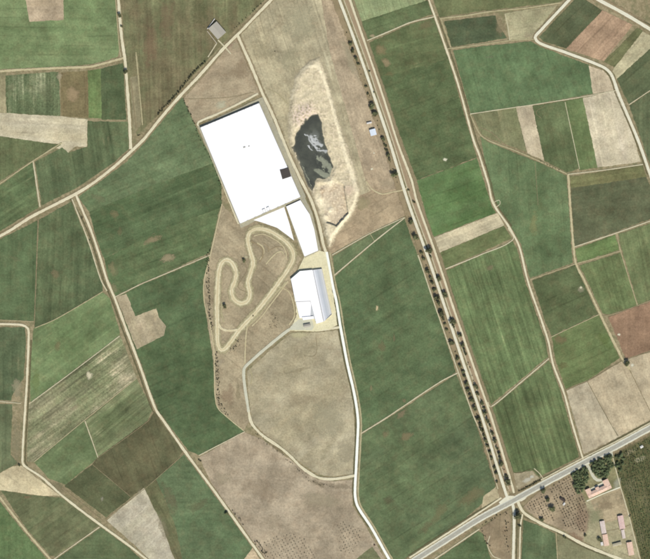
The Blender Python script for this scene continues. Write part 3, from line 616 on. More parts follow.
# ------------------------------------------------------------------ roads and tracks
DIRT = road_mat('pale_dirt_road', (228, 214, 184), (212, 198, 168), .34, .35, (194, 180, 148), lo=.8)
DIRT2 = road_mat('dirt_track', (206, 190, 154), (190, 174, 138), .55, .55, (150, 142, 104), lo=.65)
PATH = road_mat('thin_path', (184, 172, 136), (166, 156, 120), .55, 0, None, lo=.5, cover=.9)
PATHW = road_mat('bright_path', (206, 194, 164), (192, 180, 150), .4, 0, None, lo=.6)
FAINT = road_mat('faint_path', (154, 140, 110), (140, 128, 98), .7, 0, None, lo=.35, cover=.75)
VERGE = road_mat('worn_verge', (160, 142, 112), (138, 126, 96), .6, 0, None, lo=.45, cover=.85)
PALE = road_mat('pale_paved_road', (230, 220, 198), (218, 208, 184), .16, .3, (208, 198, 174), lo=.82)
WHITER = road_mat('white_concrete_road', (252, 248, 240), (244, 238, 228), .12, .3, (236, 230, 218), lo=.85)
GREYR = road_mat('grey_gravel_road', (206, 200, 178), (192, 188, 168), .2, .25, (182, 176, 156), lo=.8)
TRACK = road_mat('racing_dirt', (226, 210, 176), (208, 192, 156), .5, .7, (196, 176, 138), lo=.5)
ASPH = road_mat('worn_asphalt', (166, 162, 148), (156, 154, 142), .05, 0, None, lo=.93)
BROWN = road_mat('brown_trackbed', (160, 142, 114), (150, 132, 106), .3, .4, (138, 118, 94), lo=.7)
DITCH = road_mat('weedy_ditch', (98, 98, 70), (84, 88, 62), .6, 0, None, lo=.45, cover=.85)

ZV, ZT, ZD, ZR = 0.52, 0.56, 0.62, 0.68
_k = [0]
def zz(z):
    _k[0] = (_k[0] + 1) % 13
    return z + 0.004 * _k[0]

R3 = [(271, 0), (238, 34), (222, 50), (200, 75), (180, 96), (160, 119), (143, 140), (131, 151.5), (115, 166), (100, 178), (85, 188.5), (73, 195.5), (55, 204.5), (30, 217.5), (10, 230.5), (0, 236)]
R6 = [(76, 195), (90, 228), (100, 257), (107, 280), (115, 299), (125.5, 327.5), (141, 369), (155.6, 409), (164, 421.5), (186, 453), (212, 488), (238.5, 525), (263, 559)]
R7 = [(0, 324), (22, 325), (28, 328.5), (28.6, 340), (27, 380), (24.5, 420), (22.5, 462), (24.5, 466), (42, 477.5), (63, 496.5), (102, 526), (131, 547), (146, 559)]
R8 = [(429, 0), (435, 17), (445.5, 47), (458.6, 86), (473.5, 140), (479.5, 156), (488, 183), (493, 203), (509, 227), (519, 246), (527.5, 280), (548, 340), (553, 364), (564, 393), (571.5, 421), (583, 459)]
R9 = [(569, 0), (540, 31), (535, 37.5), (539.5, 43), (566, 52.5), (603, 67), (611, 74), (618.6, 94), (638, 140), (650, 174)]
HW = [(412, 562), (440, 544), (480, 518.5), (509, 503), (545.4, 483), (584.6, 462.5), (616, 446.5), (650, 428)]
R4a = [(237.5, 35), (250, 63), (262, 92), (275, 120), (286, 148), (300, 178), (311, 200), (318.5, 222), (323.5, 245), (327, 255)]
R4b = [(326.5, 252), (329, 265), (333, 287), (336.5, 302), (340.5, 327), (347, 362), (354.5, 395), (358, 420), (357.5, 440), (356, 470), (355, 494), (357.5, 506), (371, 527), (385, 552), (389, 559)]
CL = [(339.5, 0), (351, 30.5), (362, 61), (373, 93), (389, 140), (407.4, 200), (427.5, 256), (446, 310.5), (464, 365), (481.3, 415.5), (498.5, 470.5), (508, 500)]
CT = [(343.8, 0), (355, 30), (366.5, 62), (377, 94), (392.6, 140), (411, 200), (431, 255), (449.3, 310), (467.8, 365), (485, 415), (502, 470), (508.5, 489)]
CB = [(346.8, 0), (358, 30), (369.5, 62), (380, 95), (394.5, 140), (413.5, 200), (433.5, 255), (451.5, 310), (470, 365), (487.5, 415), (504.5, 470), (511, 491)]
CR = [(350, 0), (361, 32), (372.5, 66), (383.5, 98), (396.6, 140), (411.5, 180), (416.5, 200), (436, 255), (454, 310), (473, 365), (490.5, 415), (507.5, 470), (514, 493)]
LE = [(418, 255), (436.5, 310), (457.5, 370), (473, 415), (484, 440), (492.6, 470), (498, 489)]
def shift(pts, dx, dy=0): return [(x + dx, y + dy) for x, y in pts]

def rb(name, pts, width, *k, **kw):
    if name == 'footpath': width *= .86
    return ribbon(name, pts, width, *k, **kw)
# verges and ditches first
rb('verge', R3, 6.0, VERGE, 'worn grassy verge along the main diagonal dirt road', 'verge', zz(ZV))
rb('ditch', shift([(73, 197)] + R6[1:9], -3.4, .5), 2.0, DITCH, 'weedy ditch beside the long southwest dirt road', 'ditch', zz(ZV))
rb('verge', R6, 4.6, VERGE, 'worn verge along the long southwest dirt road', 'verge', zz(ZV))
rb('verge', R8, 3.6, VERGE, 'worn verge along the narrow eastern farm road', 'verge', zz(ZV))
rb('ditch', shift(R8[1:9], 2.9, -.5), 1.5, DITCH, 'weedy ditch beside the narrow eastern farm road', 'ditch', zz(ZV))
rb('ditch', shift(R9[4:], -2.6, .6), 1.3, DITCH, 'dark ditch along the bending eastern road', 'ditch', zz(ZV))
rb('ditch', shift([(612, 6), (650, 25)], 0, 0), 2.2, DITCH, 'dark ditch along the straight road in the northeast corner', 'ditch', zz(ZV))
rb('ditch', shift(R7[3:8], 2.8), 1.5, DITCH, 'weedy ditch along the road with two elbows', 'ditch', zz(ZV))
rb('verge', shift(CL, -4.5, 0.5), 7.5, VERGE, 'grassy verge under the roadside trees', 'verge', zz(ZV))
rb('verge', shift(CR, 3.0, 0), 4.0, FAINT, 'faint field edge beside the eastern wheel track of the tree lined road', 'verge', zz(ZV))
rb('trackbed', CB, 6.4, BROWN, 'brown earth strip between the tree lined road and its side track', 'track', zz(ZT))
rb('farm_track', CT, 1.0, PATHW, 'thin pale kerb line beside the tree lined road', 'track', zz(ZD))
rb('farm_track', CR, 2.3, DIRT, 'pale service track parallel to the tree lined road', 'track', zz(ZD))
rb('road', CL, 2.9, PALE, 'long pale straight road lined with dark trees', 'road', zz(ZR), vary=.06)
rb('farm_track', LE, 1.3, PATHW, 'thin pale path between roadside trees and the deep green field', 'track', zz(ZT))
rb('dirt_road', R3, 3.0, DIRT, 'main pale dirt road curving diagonally past the shed', 'road', zz(ZD), vary=.16)
rb('dirt_road', R6, 2.5, DIRT, 'long pale dirt road running southeast between green fields', 'road', zz(ZD), vary=.16)
rb('dirt_road', R7, 2.3, DIRT, 'pale dirt road with two elbows beside the straw triangle', 'road', zz(ZD), vary=.16)
rb('dirt_road', R8, 2.0, DIRT, 'narrow pale farm road winding down to the highway', 'road', zz(ZD), vary=.16)
rb('verge', R9, 4.8, VERGE, 'grass margin around the hooked eastern road', 'verge', zz(ZV))
rb('dirt_road', R9, 3.0, PALE, 'hooked pale road bending around the dark green plot', 'road', zz(ZR), vary=.06)
rb('verge', [(597, -2), (624, 13), (650, 28)], 9.0, VERGE, 'worn margin of the straight northeast road', 'verge', zz(ZV))
rb('dirt_road', [(599, 0), (624, 13.5), (650, 29)], 3.6, PALE, 'straight pale road crossing the northeast corner', 'road', zz(ZR), vary=.06)
rb('dirt_road', [(118.5, 0), (119.5, 15), (122, 40), (125, 60), (127, 85), (129.5, 120), (130.8, 149)], 3.0, DIRT, 'pale dirt road running down from the northern edge past dark bushes', 'road', zz(ZD))
rb('farm_track', [(115.5, 0), (119.5, 50), (121, 57)], 1.1, PATH, 'thin pale field edge beside the meadow', 'path', zz(ZT))
rb('dirt_road', [(0, 71), (30, 69.3), (60, 67.8), (90, 66.5), (105, 63), (125, 57.5)], 2.5, DIRT2, 'thin dirt road below the pale green meadow', 'road', zz(ZD))
rb('farm_track', [(0, 183.5), (33, 161), (62, 142.5)], 1.6, PATH, 'diagonal farm track through the western green fields', 'track', zz(ZT))
rb('farm_track', [(33, 161), (36, 180), (40, 207)], 1.5, PATHW, 'short link track joining the main dirt road', 'track', zz(ZT))
rb('farm_track', [(136, 52), (139, 85), (142.5, 125)], 1.8, PATH, 'pale wheel track in the striped rough field', 'track', zz(ZT))
rb('farm_track', [(131, 80), (136.5, 128)], 1.2, FAINT, 'faint wheel track beside the northern dirt road', 'track', zz(ZT))
rb('farm_track', [(72, 199), (88, 240), (101, 280), (107, 291)], 1.4, PATHW, 'thin pale track parallel to the long southwest road', 'track', zz(ZT))
rb('footpath', [(115, 297), (141, 284), (160, 276), (210, 255)], 1.1, PATHW, 'thin pale footpath crossing the long green field', 'path', zz(ZT))
rb('footpath', [(38, 220), (37, 250), (34.3, 325)], 1.1, FAINT, 'faint boundary path between two dark green fields', 'path', zz(ZT))
rb('footpath', [(103, 291.5), (56, 319), (35, 328)], 1.3, PATH, 'pale field boundary with worn fringe', 'path', zz(ZT))
rb('footpath', [(119.5, 336), (75, 370), (31, 402.5)], 1.1, PATHW, 'straight pale boundary above the streaky field', 'path', zz(ZT))
rb('footpath', [(136, 379), (83, 421.5), (34, 462)], 1.2, PATH, 'pale boundary below the streaky field', 'path', zz(ZT))
rb('footpath', [(85, 421), (98, 457.5)], 1.2, PATHW, 'short pale boundary beside the green triangle', 'path', zz(ZT))
rb('footpath', [(98, 457.5), (148, 421), (153, 412)], .9, FAINT, 'thin boundary above the ploughland', 'path', zz(ZT))
rb('footpath', [(92.5, 464.5), (131, 497)], .9, FAINT, 'thin boundary across the ploughland', 'path', zz(ZT))
rb('footpath', [(106, 519), (145, 488.5), (184, 454)], 1.0, FAINT, 'thin boundary between ploughland and the pale grey field', 'path', zz(ZT))
rb('footpath', [(0, 401.5), (21, 403.5)], 1.1, PATHW, 'short pale side path to the road with elbows', 'path', zz(ZT))
rb('footpath', [(0, 319.8), (33, 321.5)], .8, PATH, 'thin pale path above the elbow road', 'path', zz(ZT))
rb('farm_track', [(0, 497.5), (26, 531), (50, 559)], 2.2, DIRT2, 'double wheel track beside the green triangle', 'track', zz(ZT))
rb('footpath', [(99.5, 527), (55, 558.5)], 1.3, PATHW, 'thin pale path leaving the elbow road', 'path', zz(ZT))
rb('farm_track', [(62, 488), (103, 521)], 1.4, FAINT, 'faint worn strip beside the elbow road', 'track', zz(ZT))
rb('footpath', [(199, 455.5), (245, 431.5)], 1.2, PATHW, 'pale boundary between deep green and brown fields', 'path', zz(ZT))
rb('footpath', [(222, 204), (211, 252), (204, 281), (204, 300), (207.5, 316), (209, 317), (214, 352), (216.5, 405), (230, 419.5), (244, 431)], 1.3, DIRT2, 'pale boundary track around the brown weedy land', 'track', zz(ZT))
rb('footpath', [(203.5, 281), (205, 305), (206.5, 314), (209.5, 318)], .8, PATH, 'thin fence line path beside the shrubs', 'path', zz(ZT))
# factory site
rb('dirt_road', R4a, 7.0, VERGE, 'worn margin beside the warehouse road', 'verge', zz(ZV))
rb('dirt_road', R4a, 3.0, DIRT, 'sandy road running along the white warehouse', 'road', zz(ZD))
rb('verge', shift(R4b, 3.2, 0), 2.0, PATH, 'pale worn strip beside the white concrete road', 'verge', zz(ZV))
rb('ditch', shift(R4b[1:13], -2.0, .3), 2.2, DITCH, 'dark ditch along the white concrete road', 'ditch', zz(ZV))
rb('ditch', shift(R4a[4:], -2.6, .6), 1.2, DITCH, 'dark ditch between the warehouse and the sandy road', 'ditch', zz(ZV))
rb('road', R4b, 2.7, WHITER, 'white concrete road winding south to the highway', 'road', zz(ZR), vary=.05)
rb('dirt_road', [(316, 330.5), (328, 329), (341, 327)], 2.6, DIRT, 'short sandy link between factory yard and white road', 'road', zz(ZD))
rb('road', [(298, 326), (288, 330.5), (266, 348), (247, 365), (244, 369), (244, 380), (246.5, 398), (248.8, 412)], 3.2, GREYR, 'grey gravel service road dropping from the factory forecourt', 'road', zz(ZD), vary=.1)
rb('dirt_road', [(248.6, 410), (249.8, 417), (252, 424), (262, 435), (280, 447.5), (290, 456), (303, 468.5), (318, 477.5), (330, 479.3), (342, 478), (356, 475.5)], 2.8, DIRT, 'tan dirt track curving below the tan dry field to the white road', 'road', zz(ZD), vary=.16)
rb('footpath', [(249.5, 368), (252, 377), (250.5, 384)], 1.2, PATH, 'small worn bypass beside the gravel service road', 'path', zz(ZT))
KT = [(280, 280.5), (275, 288), (257, 311), (238.5, 331), (228, 345.5), (221.5, 350), (217.8, 343), (217.3, 325), (217, 306), (218, 282), (219, 271), (222, 262.5), (227, 260), (232, 263), (236, 272), (235, 281), (231.5, 290), (234, 299.5), (241, 303.5), (248, 300.5), (249.8, 292), (247.8, 283), (250.5, 273), (253.2, 263), (250.5, 252), (247.8, 241), (249.5, 232.5), (256, 229), (264.6, 229.5), (277, 235.2), (288, 244), (293.2, 252.5), (292, 262), (285.5, 273)]
rb('dirt_track', KT, 9.4, PATH, 'scuffed margin of the looping dirt race track', 'verge', zz(ZV), closed=True)
rb('dirt_track', KT, 5.4, TRACK, 'looping sandy dirt race track with hairpin bends', 'track', zz(ZD), closed=True, vary=.15)
rb('dirt_track', [(217.5, 322), (220.5, 328), (227, 330.5), (238, 330)], 3.0, TRACK, 'short cross link of the dirt race track', 'track', zz(ZD))
rb('dirt_track', [(251, 241), (258, 245), (263, 250), (262, 258), (259.5, 262)], 2.2, VERGE, 'faint inner curve within the race track', 'track', zz(ZT))
rb('dirt_track', [(266, 264), (272, 257), (278, 252), (282, 251.5), (283.5, 254)], 1.5, DIRT2, 'small hooked inner trail within the race track', 'track', zz(ZT))
rb('dirt_track', [(264, 243), (268, 247), (268.5, 252)], 1.2, VERGE, 'tiny inner bend within the race track', 'track', zz(ZT))
rb('dirt_track', [(270, 250), (278, 246.5), (285, 249), (288.5, 256)], 1.2, VERGE, 'inner arc within the race track', 'track', zz(ZT))
rb('dirt_track', [(286, 282), (272, 298), (259, 315), (247, 327)], 2.4, PATH, 'worn double trail beside the race track straight', 'track', zz(ZT))
rb('dirt_track', [(247.5, 324), (245.6, 340), (244.8, 364)], 1.5, DIRT2, 'straight trail from the race track to the gravel road', 'track', zz(ZT))
rb('dirt_track', [(279.5, 287), (288, 291), (292.5, 300), (294.5, 316), (289, 325)], 1.5, DIRT2, 'curving trail beside the factory wall', 'track', zz(ZT))
rb('dirt_track', [(288, 281), (274, 300), (261, 317), (252, 326)], 1.4, DIRT2, 'second worn lane parallel to the race track straight', 'track', zz(ZT))
rb('dirt_track', [(222, 302), (221.5, 313), (224, 322)], 2.0, PATH, 'scuffed pit lane beside the western straight', 'track', zz(ZT))
rb('dirt_track', [(254, 236), (263, 234), (272, 238), (281, 244), (286, 252), (286, 260)], 1.1, DIRT2, 'inner worn line following the top bend of the race track', 'track', zz(ZT))
rb('dirt_track', [(257, 243), (262, 246), (264, 252), (260, 260)], 1.6, DIRT2, 'short inner scuffed curve within the race track', 'track', zz(ZT))
rb('dirt_track', [(241, 256), (247, 270), (238, 287), (246, 292)], 1.0, FAINT, 'faint shortcut across the hairpins', 'track', zz(ZT))
rb('footpath', [(184, 99), (210, 98.5), (235, 96.5), (254, 92)], .9, FAINT, 'faint path north of the warehouse', 'path', zz(ZT))
rb('dirt_road', [(197.5, 125), (198.5, 122), (215, 115), (236, 105), (258, 93.5)], 2.2, DIRT, 'sandy track along the northern edge of the warehouse', 'track', zz(ZD))
rb('dirt_road', [(197.5, 124), (206, 144), (222, 183), (238.5, 224)], 1.7, DIRT, 'sandy track along the western edge of the warehouse', 'track', zz(ZD))
rb('footpath', [(316, 334), (315.5, 355), (304, 356)], .8, FAINT, 'faint path in the tan dry field', 'path', zz(ZT))
rb('footpath', [(265, 88), (278, 94), (288, 104)], 1.0, PATH, 'thin path from the sandy road to the gravel pit', 'path', zz(ZT))
rb('dirt_road', [(216.5, 43.5), (208, 57)], 1.3, PATHW, 'short pale lane beside the shed', 'track', zz(ZT))
rb('dirt_road', [(218, 40), (224, 46), (231, 54)], 1.6, PATHW, 'short driveway crossing from shed to dirt road', 'track', zz(ZT))
# centre and east
rb('footpath', [(332, 255), (370, 233.5), (404, 217.5)], 1.2, PATHW, 'pale edge below the brown wedge', 'path', zz(ZT))
rb('footpath', [(334, 275.5), (375, 241), (405, 217.5)], 1.5, PATHW, 'thin straight path across the green sliver', 'path', zz(ZT))
rb('footpath', [(370, 233.5), (374.5, 241)], .9, PATH, 'tiny link between two thin paths', 'path', zz(ZT))
rb('footpath', [(457.5, 373), (440, 382), (384.5, 419), (361, 433.5)], 1.5, PATHW, 'straight thin path between two large green fields', 'path', zz(ZT))
rb('dirt_road', [(366, 181), (372, 189), (382, 194), (392, 192), (403, 190), (410, 186)], 1.5, DIRT2, 'curved sandy path crossing to the tree lined road', 'path', zz(ZT))
rb('footpath', [(367, 40.5), (390, 31), (411.5, 22), (435, 16.5)], 1.7, PATHW, 'pale path below the dark green northern field', 'path', zz(ZT))
rb('footpath', [(440, 18.5), (465, 15.5), (490, 11.5), (525, 8), (562, 2.5)], 2.2, PATH, 'pale path along the northern olive strip', 'path', zz(ZT))
rb('footpath', [(441, 19), (451, 47.5)], 1.5, PATH, 'short pale edge beside the very dark plot', 'path', zz(ZT))
rb('footpath', [(447, 48.8), (480, 44.5), (509, 40.5), (535, 39)], 1.4, PATH, 'pale path below the very dark plot', 'path', zz(ZT))
rb('footpath', [(505, 14), (508, 27), (509.5, 40)], 1.0, PATHW, 'thin pale edge of the beige plot', 'path', zz(ZT))
rb('footpath', [(470, 114), (480, 112.5), (532, 104.8), (575, 98), (617, 90.3)], 1.2, PATHW, 'long thin path below the green field with tractor lines', 'path', zz(ZT))
rb('footpath', [(470, 114), (480, 134), (489, 140.5), (515, 150.5), (541.5, 162), (567, 174)], 1.8, PATH, 'brown weedy field edge with small bushes', 'path', zz(ZT))
rb('footpath', [(565, 102), (579.5, 169)], .8, PATHW, 'thin line between two green plots', 'path', zz(ZT))
rb('footpath', [(568, 174.3), (605, 170), (643, 164.3)], 1.4, PATHW, 'thin path under the straw field', 'path', zz(ZT))
rb('farm_track', [(568, 174), (570.5, 210), (573.5, 247), (576, 264), (584.6, 281), (600, 314), (622.5, 359), (630, 370)], 2.3, DIRT2, 'double wheel track between the eastern fields', 'track', zz(ZT))
rb('footpath', [(629, 369), (650, 411)], .9, FAINT, 'faint line between two tan stubble fields', 'path', zz(ZT))
rb('footpath', [(574, 247), (595, 240), (616, 233), (650, 221)], 1.5, PATHW, 'thin path below the dark square field', 'path', zz(ZT))
rb('footpath', [(576, 263.5), (598, 257.5), (620, 251)], 1.2, PATH, 'thin path below the small bright green plot', 'path', zz(ZT))
rb('footpath', [(616.5, 233), (620.5, 251), (637.5, 306)], 1.2, PATH, 'thin path between the eastern striped fields', 'path', zz(ZT))
rb('footpath', [(530, 279.5), (575, 264)], 1.0, PATH, 'thin boundary below the large eastern green field', 'path', zz(ZT))
rb('footpath', [(551, 337), (600, 314)], 1.2, PATH, 'thin path below the dark olive field', 'path', zz(ZT))
rb('footpath', [(603, 316), (620, 312), (650, 300.5)], 1.2, FAINT, 'thin edge above the reddish ploughed field', 'path', zz(ZT))
rb('footpath', [(566, 389.5), (588, 381), (624, 360), (650, 352)], 1.0, FAINT, 'thin edge above the tan stubble fields', 'path', zz(ZT))
rb('footpath', [(587.3, 381.5), (609, 421), (618, 436)], .7, DITCH, 'dark thin line between western and middle stubble', 'path', zz(ZT))
rb('footpath', [(549, 358.5), (520, 383), (490.5, 407), (488, 402)], 1.5, PATHW, 'thin pale path between two striped fields', 'path', zz(ZT))
rb('footpath', [(445.5, 269), (480, 255), (513, 239.5), (508, 228)], 1.5, PATHW, 'thin pale path below the olive strip', 'path', zz(ZT))
rb('footpath', [(629, 104.5), (650, 90.5)], 1.1, PATHW, 'short side path off the eastern road', 'path', zz(ZT))
rb('footpath', [(541, 118), (536, 112), (545, 106)], .7, FAINT, 'faint curved trail beside the dark plot', 'path', zz(ZT))
rb('footpath', [(480, 127), (492, 133), (506, 146)], 1.1, FAINT, 'faint pale curve in the beige green plot', 'path', zz(ZT))
rb('footpath', [(535, 162), (538, 205)], .7, FAINT, 'faint seam line in the large eastern green field', 'path', zz(ZT))
rb('footpath', [(493, 203), (499, 200), (500, 204), (496, 207)], .9, PATHW, 'tiny turning loop beside the farm road', 'path', zz(ZT))
# highway and the south east
rb('verge', HW, 15.5, VERGE, 'wide worn highway verge', 'verge', zz(ZV))
rb('ditch', shift(HW[:3] + [(506, 503)], -3.5, -6.2), 1.8, DITCH, 'dark ditch north of the highway west of the crossroads', 'ditch', zz(ZV))
rb('ditch', [(520, 491), (541, 479.5), (560, 469.5)], 2.6, DITCH, 'dark weedy ditch north of the highway beside the rubble corner', 'ditch', zz(ZV))
rb('ditch', [(588, 456.5), (616, 440.5), (650, 422)], 3.4, DITCH, 'dark weedy ditch between highway and stubble fields', 'ditch', zz(ZV))
rb('farm_track', shift([(412, 562), (440, 544), (480, 518), (504, 502)], -2.6, -4.2), 1.8, DIRT, 'pale service lane north of the highway west of the crossroads', 'track', zz(ZD))
rb('farm_track', [(541, 480), (584, 457.5), (616, 441.5), (650, 423)], 1.5, PATHW, 'pale service lane north of the highway east of the crossroads', 'track', zz(ZD))
rb('farm_track', [(435, 559), (455, 545.5), (479.5, 529)], 1.4, PATHW, 'thin pale lane south of the highway', 'track', zz(ZT))
hwy = rb('highway', HW, 7.2, PALE, 'grey two lane highway with pale shoulders', 'road', zz(ZR), vary=.02)
rb('carriageway', HW, 4.6, ASPH, None, None, ZR + .12, vary=.02, parent=hwy, crown=.08)
LINE = road_mat('road_paint', (236, 234, 226), (226, 224, 214), .15, 0, None, lo=.6)
for off in (-1.0, 1.0):
    d = Vector((0.465, 0.885)) * 1.95 * off
    rb('edge_line', shift(HW, d.x, d.y), .32, LINE, None, None, ZR + .24, vary=.0, parent=hwy, crown=.0)
# centre line dashes, each its own marking
CLN = spline(HW, 1.0)
dash_me = None
acc = 0
for i in range(2, len(CLN) - 4, 7):
    a, b = CLN[i], CLN[i + 2]
    d = (b - a).normalized(); n_ = Vector((-d.y, d.x)) * .07
    if dash_me is None:
        dash_me = bpy.data.meshes.new('centre_dash')
        dash_me.from_pydata([(-1.8, -.11, 0), (1.8, -.11, 0), (1.8, .11, 0), (-1.8, .11, 0)], [], [(0, 1, 2, 3)])
        at = dash_me.attributes.new('across', 'FLOAT', 'POINT'); at.data.foreach_set('value', [0.0] * 4)
        dash_me.materials.append(LINE)
    o = link('centre_dash', dash_me, None, hwy)
    o.location = W(a.x, a.y, ZR + .25); o.rotation_euler = (0, 0, math.atan2(-d.y, d.x))
rb('road', [(512, 501), (514, 512), (514, 530), (513.3, 559)], 3.0, PALE, 'pale road running south from the crossroads', 'road', zz(ZD), vary=.06)
rb('ditch', [(517, 512), (517, 535), (516.5, 559)], 1.8, DITCH, 'dark ditch between two southern lanes', 'ditch', zz(ZT))
rb('farm_track', [(522.5, 514), (520.5, 526), (519.5, 559)], 1.6, DIRT, 'narrow pale lane beside the southern road', 'track', zz(ZD))
rb('dirt_road', [(517, 499), (520.5, 508), (526, 514.5), (545, 525.5), (562, 533), (584.6, 545), (604, 553), (619, 559)], 3.0, DIRT, 'sandy road leaving the crossroads past the orchard', 'road', zz(ZD))
rb('farm_track', [(524, 517), (540, 524), (560, 534.5), (584, 547.5), (606, 556.5)], 1.2, DITCH, 'dark ditch along the sandy orchard road', 'ditch', zz(ZT))
rb('footpath', [(556, 532), (557.5, 559)], 1.3, PATH, 'thin pale boundary south of the orchard road', 'path', zz(ZT))
rb('verge', [(500, 504), (509, 498), (521, 499), (528, 493)], 5.0, PALE, 'pale paved mouth of the crossroads', 'road', zz(ZD))
rb('driveway', [(586.5, 464), (590, 470), (593, 476), (597, 480), (602, 480)], 3.2, GREYR, 'short driveway from highway to the farmhouse court', 'driveway', zz(ZD))
rb('driveway', [(611, 451), (612.5, 457)], 2.4, GREYR, 'short gateway beside the plantation', 'driveway', zz(ZD))
rb('footpath', [(586.5, 501.3), (603, 494), (620, 487.3)], 1.5, PALE, 'pale paved strip behind the farmhouse', 'path', zz(ZD))
rb('footpath', [(613, 458), (616, 470), (620.5, 487), (629, 516), (634, 536), (640, 559)], 1.4, PATHW, 'pale lane between farmyard and plantation', 'path', zz(ZD))
rb('footpath', [(606, 531), (620, 528.5), (632, 524)], 1.0, FAINT, 'faint path between the sheds', 'path', zz(ZT))
rb('footpath', [(490, 536), (487.5, 545), (493, 556), (500, 559)], 1.2, PATHW, 'pale trail around the brown waste plot', 'path', zz(ZT))
rb('footpath', [(514.5, 473), (522, 472.5), (531, 469), (536, 472), (540, 478)], .9, DITCH, 'dark curved bank around the rubble corner', 'ditch', zz(ZT))
rb('footpath', [(534, 468.5), (540, 474), (544, 480)], 1.1, PATHW, 'short pale gateway off the highway', 'path', zz(ZT))

# ------------------------------------------------------------------ aprons and yards
APRON = soil_mat('grey_apron', (160, 156, 136), (172, 164, 140), (150, 148, 128), 1.5, .05)
SAND = soil_mat('sandy_yard', (218, 204, 166), (228, 214, 178), (196, 182, 148), 1.5, .1)
nt = NT('white_yard_concrete')
wa = nt.noise(nt.pos(), .2, 4, .6)
WHITEC = nt.finish(nt.scalecol((.60, .595, .57, 1), nt.math('MULTIPLY_ADD', wa, .16, .92)), .85, .1)
sheet('pavement', [(197.5, 126.5), (262.5, 97), (279, 134), (306, 197), (241, 228)], APRON, 'grey paved apron around the white warehouse', 'apron', z=.72, amp=.15)
sheet('pavement', [(286, 206), (305, 197.5), (312, 212), (321, 250), (305, 258), (299, 246)], APRON, 'grey paved strip around the smaller white hall', 'apron', z=.726, amp=.15)
sheet('yard', [(304, 257), (320, 250.5), (326.5, 253), (330, 275), (337.5, 325), (330, 329), (316, 331.5), (300, 331), (289, 331), (294, 322), (297, 314), (292, 284), (290, 279), (299, 268)], SAND, 'sandy yellow factory yard', 'yard', z=.70, amp=.3)
yc = sheet('yard', [(299.5, 319), (311, 317.5), (314, 327), (312, 330), (302, 330), (289, 330), (291, 326)], GREYR, 'pale grey gravel forecourt of the factory', 'yard', z=.733, amp=.25)
at = yc.data.attributes.new('across', 'FLOAT', 'POINT'); at.data.foreach_set('value', [0.3] * len(yc.data.vertices))
sheet('yard', [(253.5, 220), (284.2, 207), (289, 222), (294, 240.5), (286, 234.2), (277, 227.8), (265.5, 223.6)], WHITEC, 'white concrete yard with a curved edge beside the race track', 'yard', z=.74, amp=.05)

# ------------------------------------------------------------------ building materials
def plain(name, c, rough=.7, var=.12, scale=.35, spec=.25, metal=0.0, streak=None):
    nt = NT(name)
    tc = nt.n.new('ShaderNodeTexCoord')
    a = nt.noise(tc.outputs['Object'], scale, 5, .65)
    f = nt.math('MULTIPLY_ADD', a, var * 2, 1 - var)
    col = nt.scalecol(lin(c, raw=True), f)
    m = nt.finish(col, rough, spec)
    nt.bsdf.inputs['Metallic'].default_value = metal
    return m
def tiles(name, c1, c2):
    nt = NT(name)
    tc = nt.n.new('ShaderNodeTexCoord')
    wv = nt.node('ShaderNodeTexWave', {'Vector': tc.outputs['Object'], 'Scale': 1.2, 'Distortion': .4})
    a = nt.noise(tc.outputs['Object'], .5, 5, .7)
    col = nt.mix(nt.ramp(a, .35, .65), lin(c1, raw=True), lin(c2, raw=True))
    return nt.finish(col, .85, .15, bump=wv.outputs['Fac'], bump_d=.06)
nt = NT('white_roof_sheet')
tc = nt.n.new('ShaderNodeTexCoord')
w1 = nt.noise(tc.outputs['Object'], .035, 5, .6); w2 = nt.noise(tc.outputs['Object'], .5, 4, .7)
WHITE = nt.finish(nt.scalecol((.63, .63, .625, 1), nt.math('MULTIPLY', nt.math('MULTIPLY_ADD', w1, .16, .92), nt.math('MULTIPLY_ADD', w2, .08, .96))), .6, .2)
WALLW = plain('white_wall_paint', (228, 226, 218), .8, .06)
FILLGREY = plain('grey_metal_sheet', (206, 210, 210), .5, .06, .08, .3)  # grey of the added filler roof by the annex, in place of shadow
GREYF = plain('weathered_fibre_roof', (180, 175, 160), .85, .08, .25)
GUT = plain('grey_gutter', (176, 176, 166), .6, .06)
DARKG = plain('dark_skylight_glass', (84, 78, 70), .25, .15, .2, .4)
DOORM = plain('grey_door', (120, 124, 126), .6, .05)
GLASS = plain('window_glass', (60, 68, 74), .15, .05, .3, .5)
PLAST = plain('pale_plaster', (226, 214, 194), .9, .08)
TILE_O = tiles('orange_tiles', (248, 220, 196), (236, 196, 170))
TILE_P = tiles('pink_tiles', (240, 212, 202), (224, 190, 178))
TILE_W = tiles('pale_pink_tiles', (238, 226, 214), (220, 200, 188))
BEIGE = plain('beige_roof', (188, 180, 152), .9, .08)
BLACKR = plain('dark_shed_roof', (80, 70, 62), .9, .1)  # even dark brown for the orchard shed roof
BLUEW = plain('blue_white_roof', (226, 236, 244), .5, .05)
WOODD = plain('dark_wood', (96, 76, 58), .85, .1)

def mesh_obj(name, V, F, mat, parent):
    me = bpy.data.meshes.new(name)
    me.from_pydata([tuple(v) for v in V], [], F)
    bm = bmesh.new(); bm.from_mesh(me)
    bmesh.ops.recalc_face_normals(bm, faces=bm.faces)
    bm.to_mesh(me); bm.free()
    return link(name, me, mat, parent)

def boxo(name, x0, x1, y0, y1, z0, z1, mat, parent):
    V = [(x, y, z) for z in (z0, z1) for y in (y0, y1) for x in (x0, x1)]
    F = [(0, 1, 3, 2), (4, 5, 7, 6), (0, 1, 5, 4), (2, 3, 7, 6), (0, 2, 6, 4), (1, 3, 7, 5)]
    return mesh_obj(name, V, F, mat, parent)

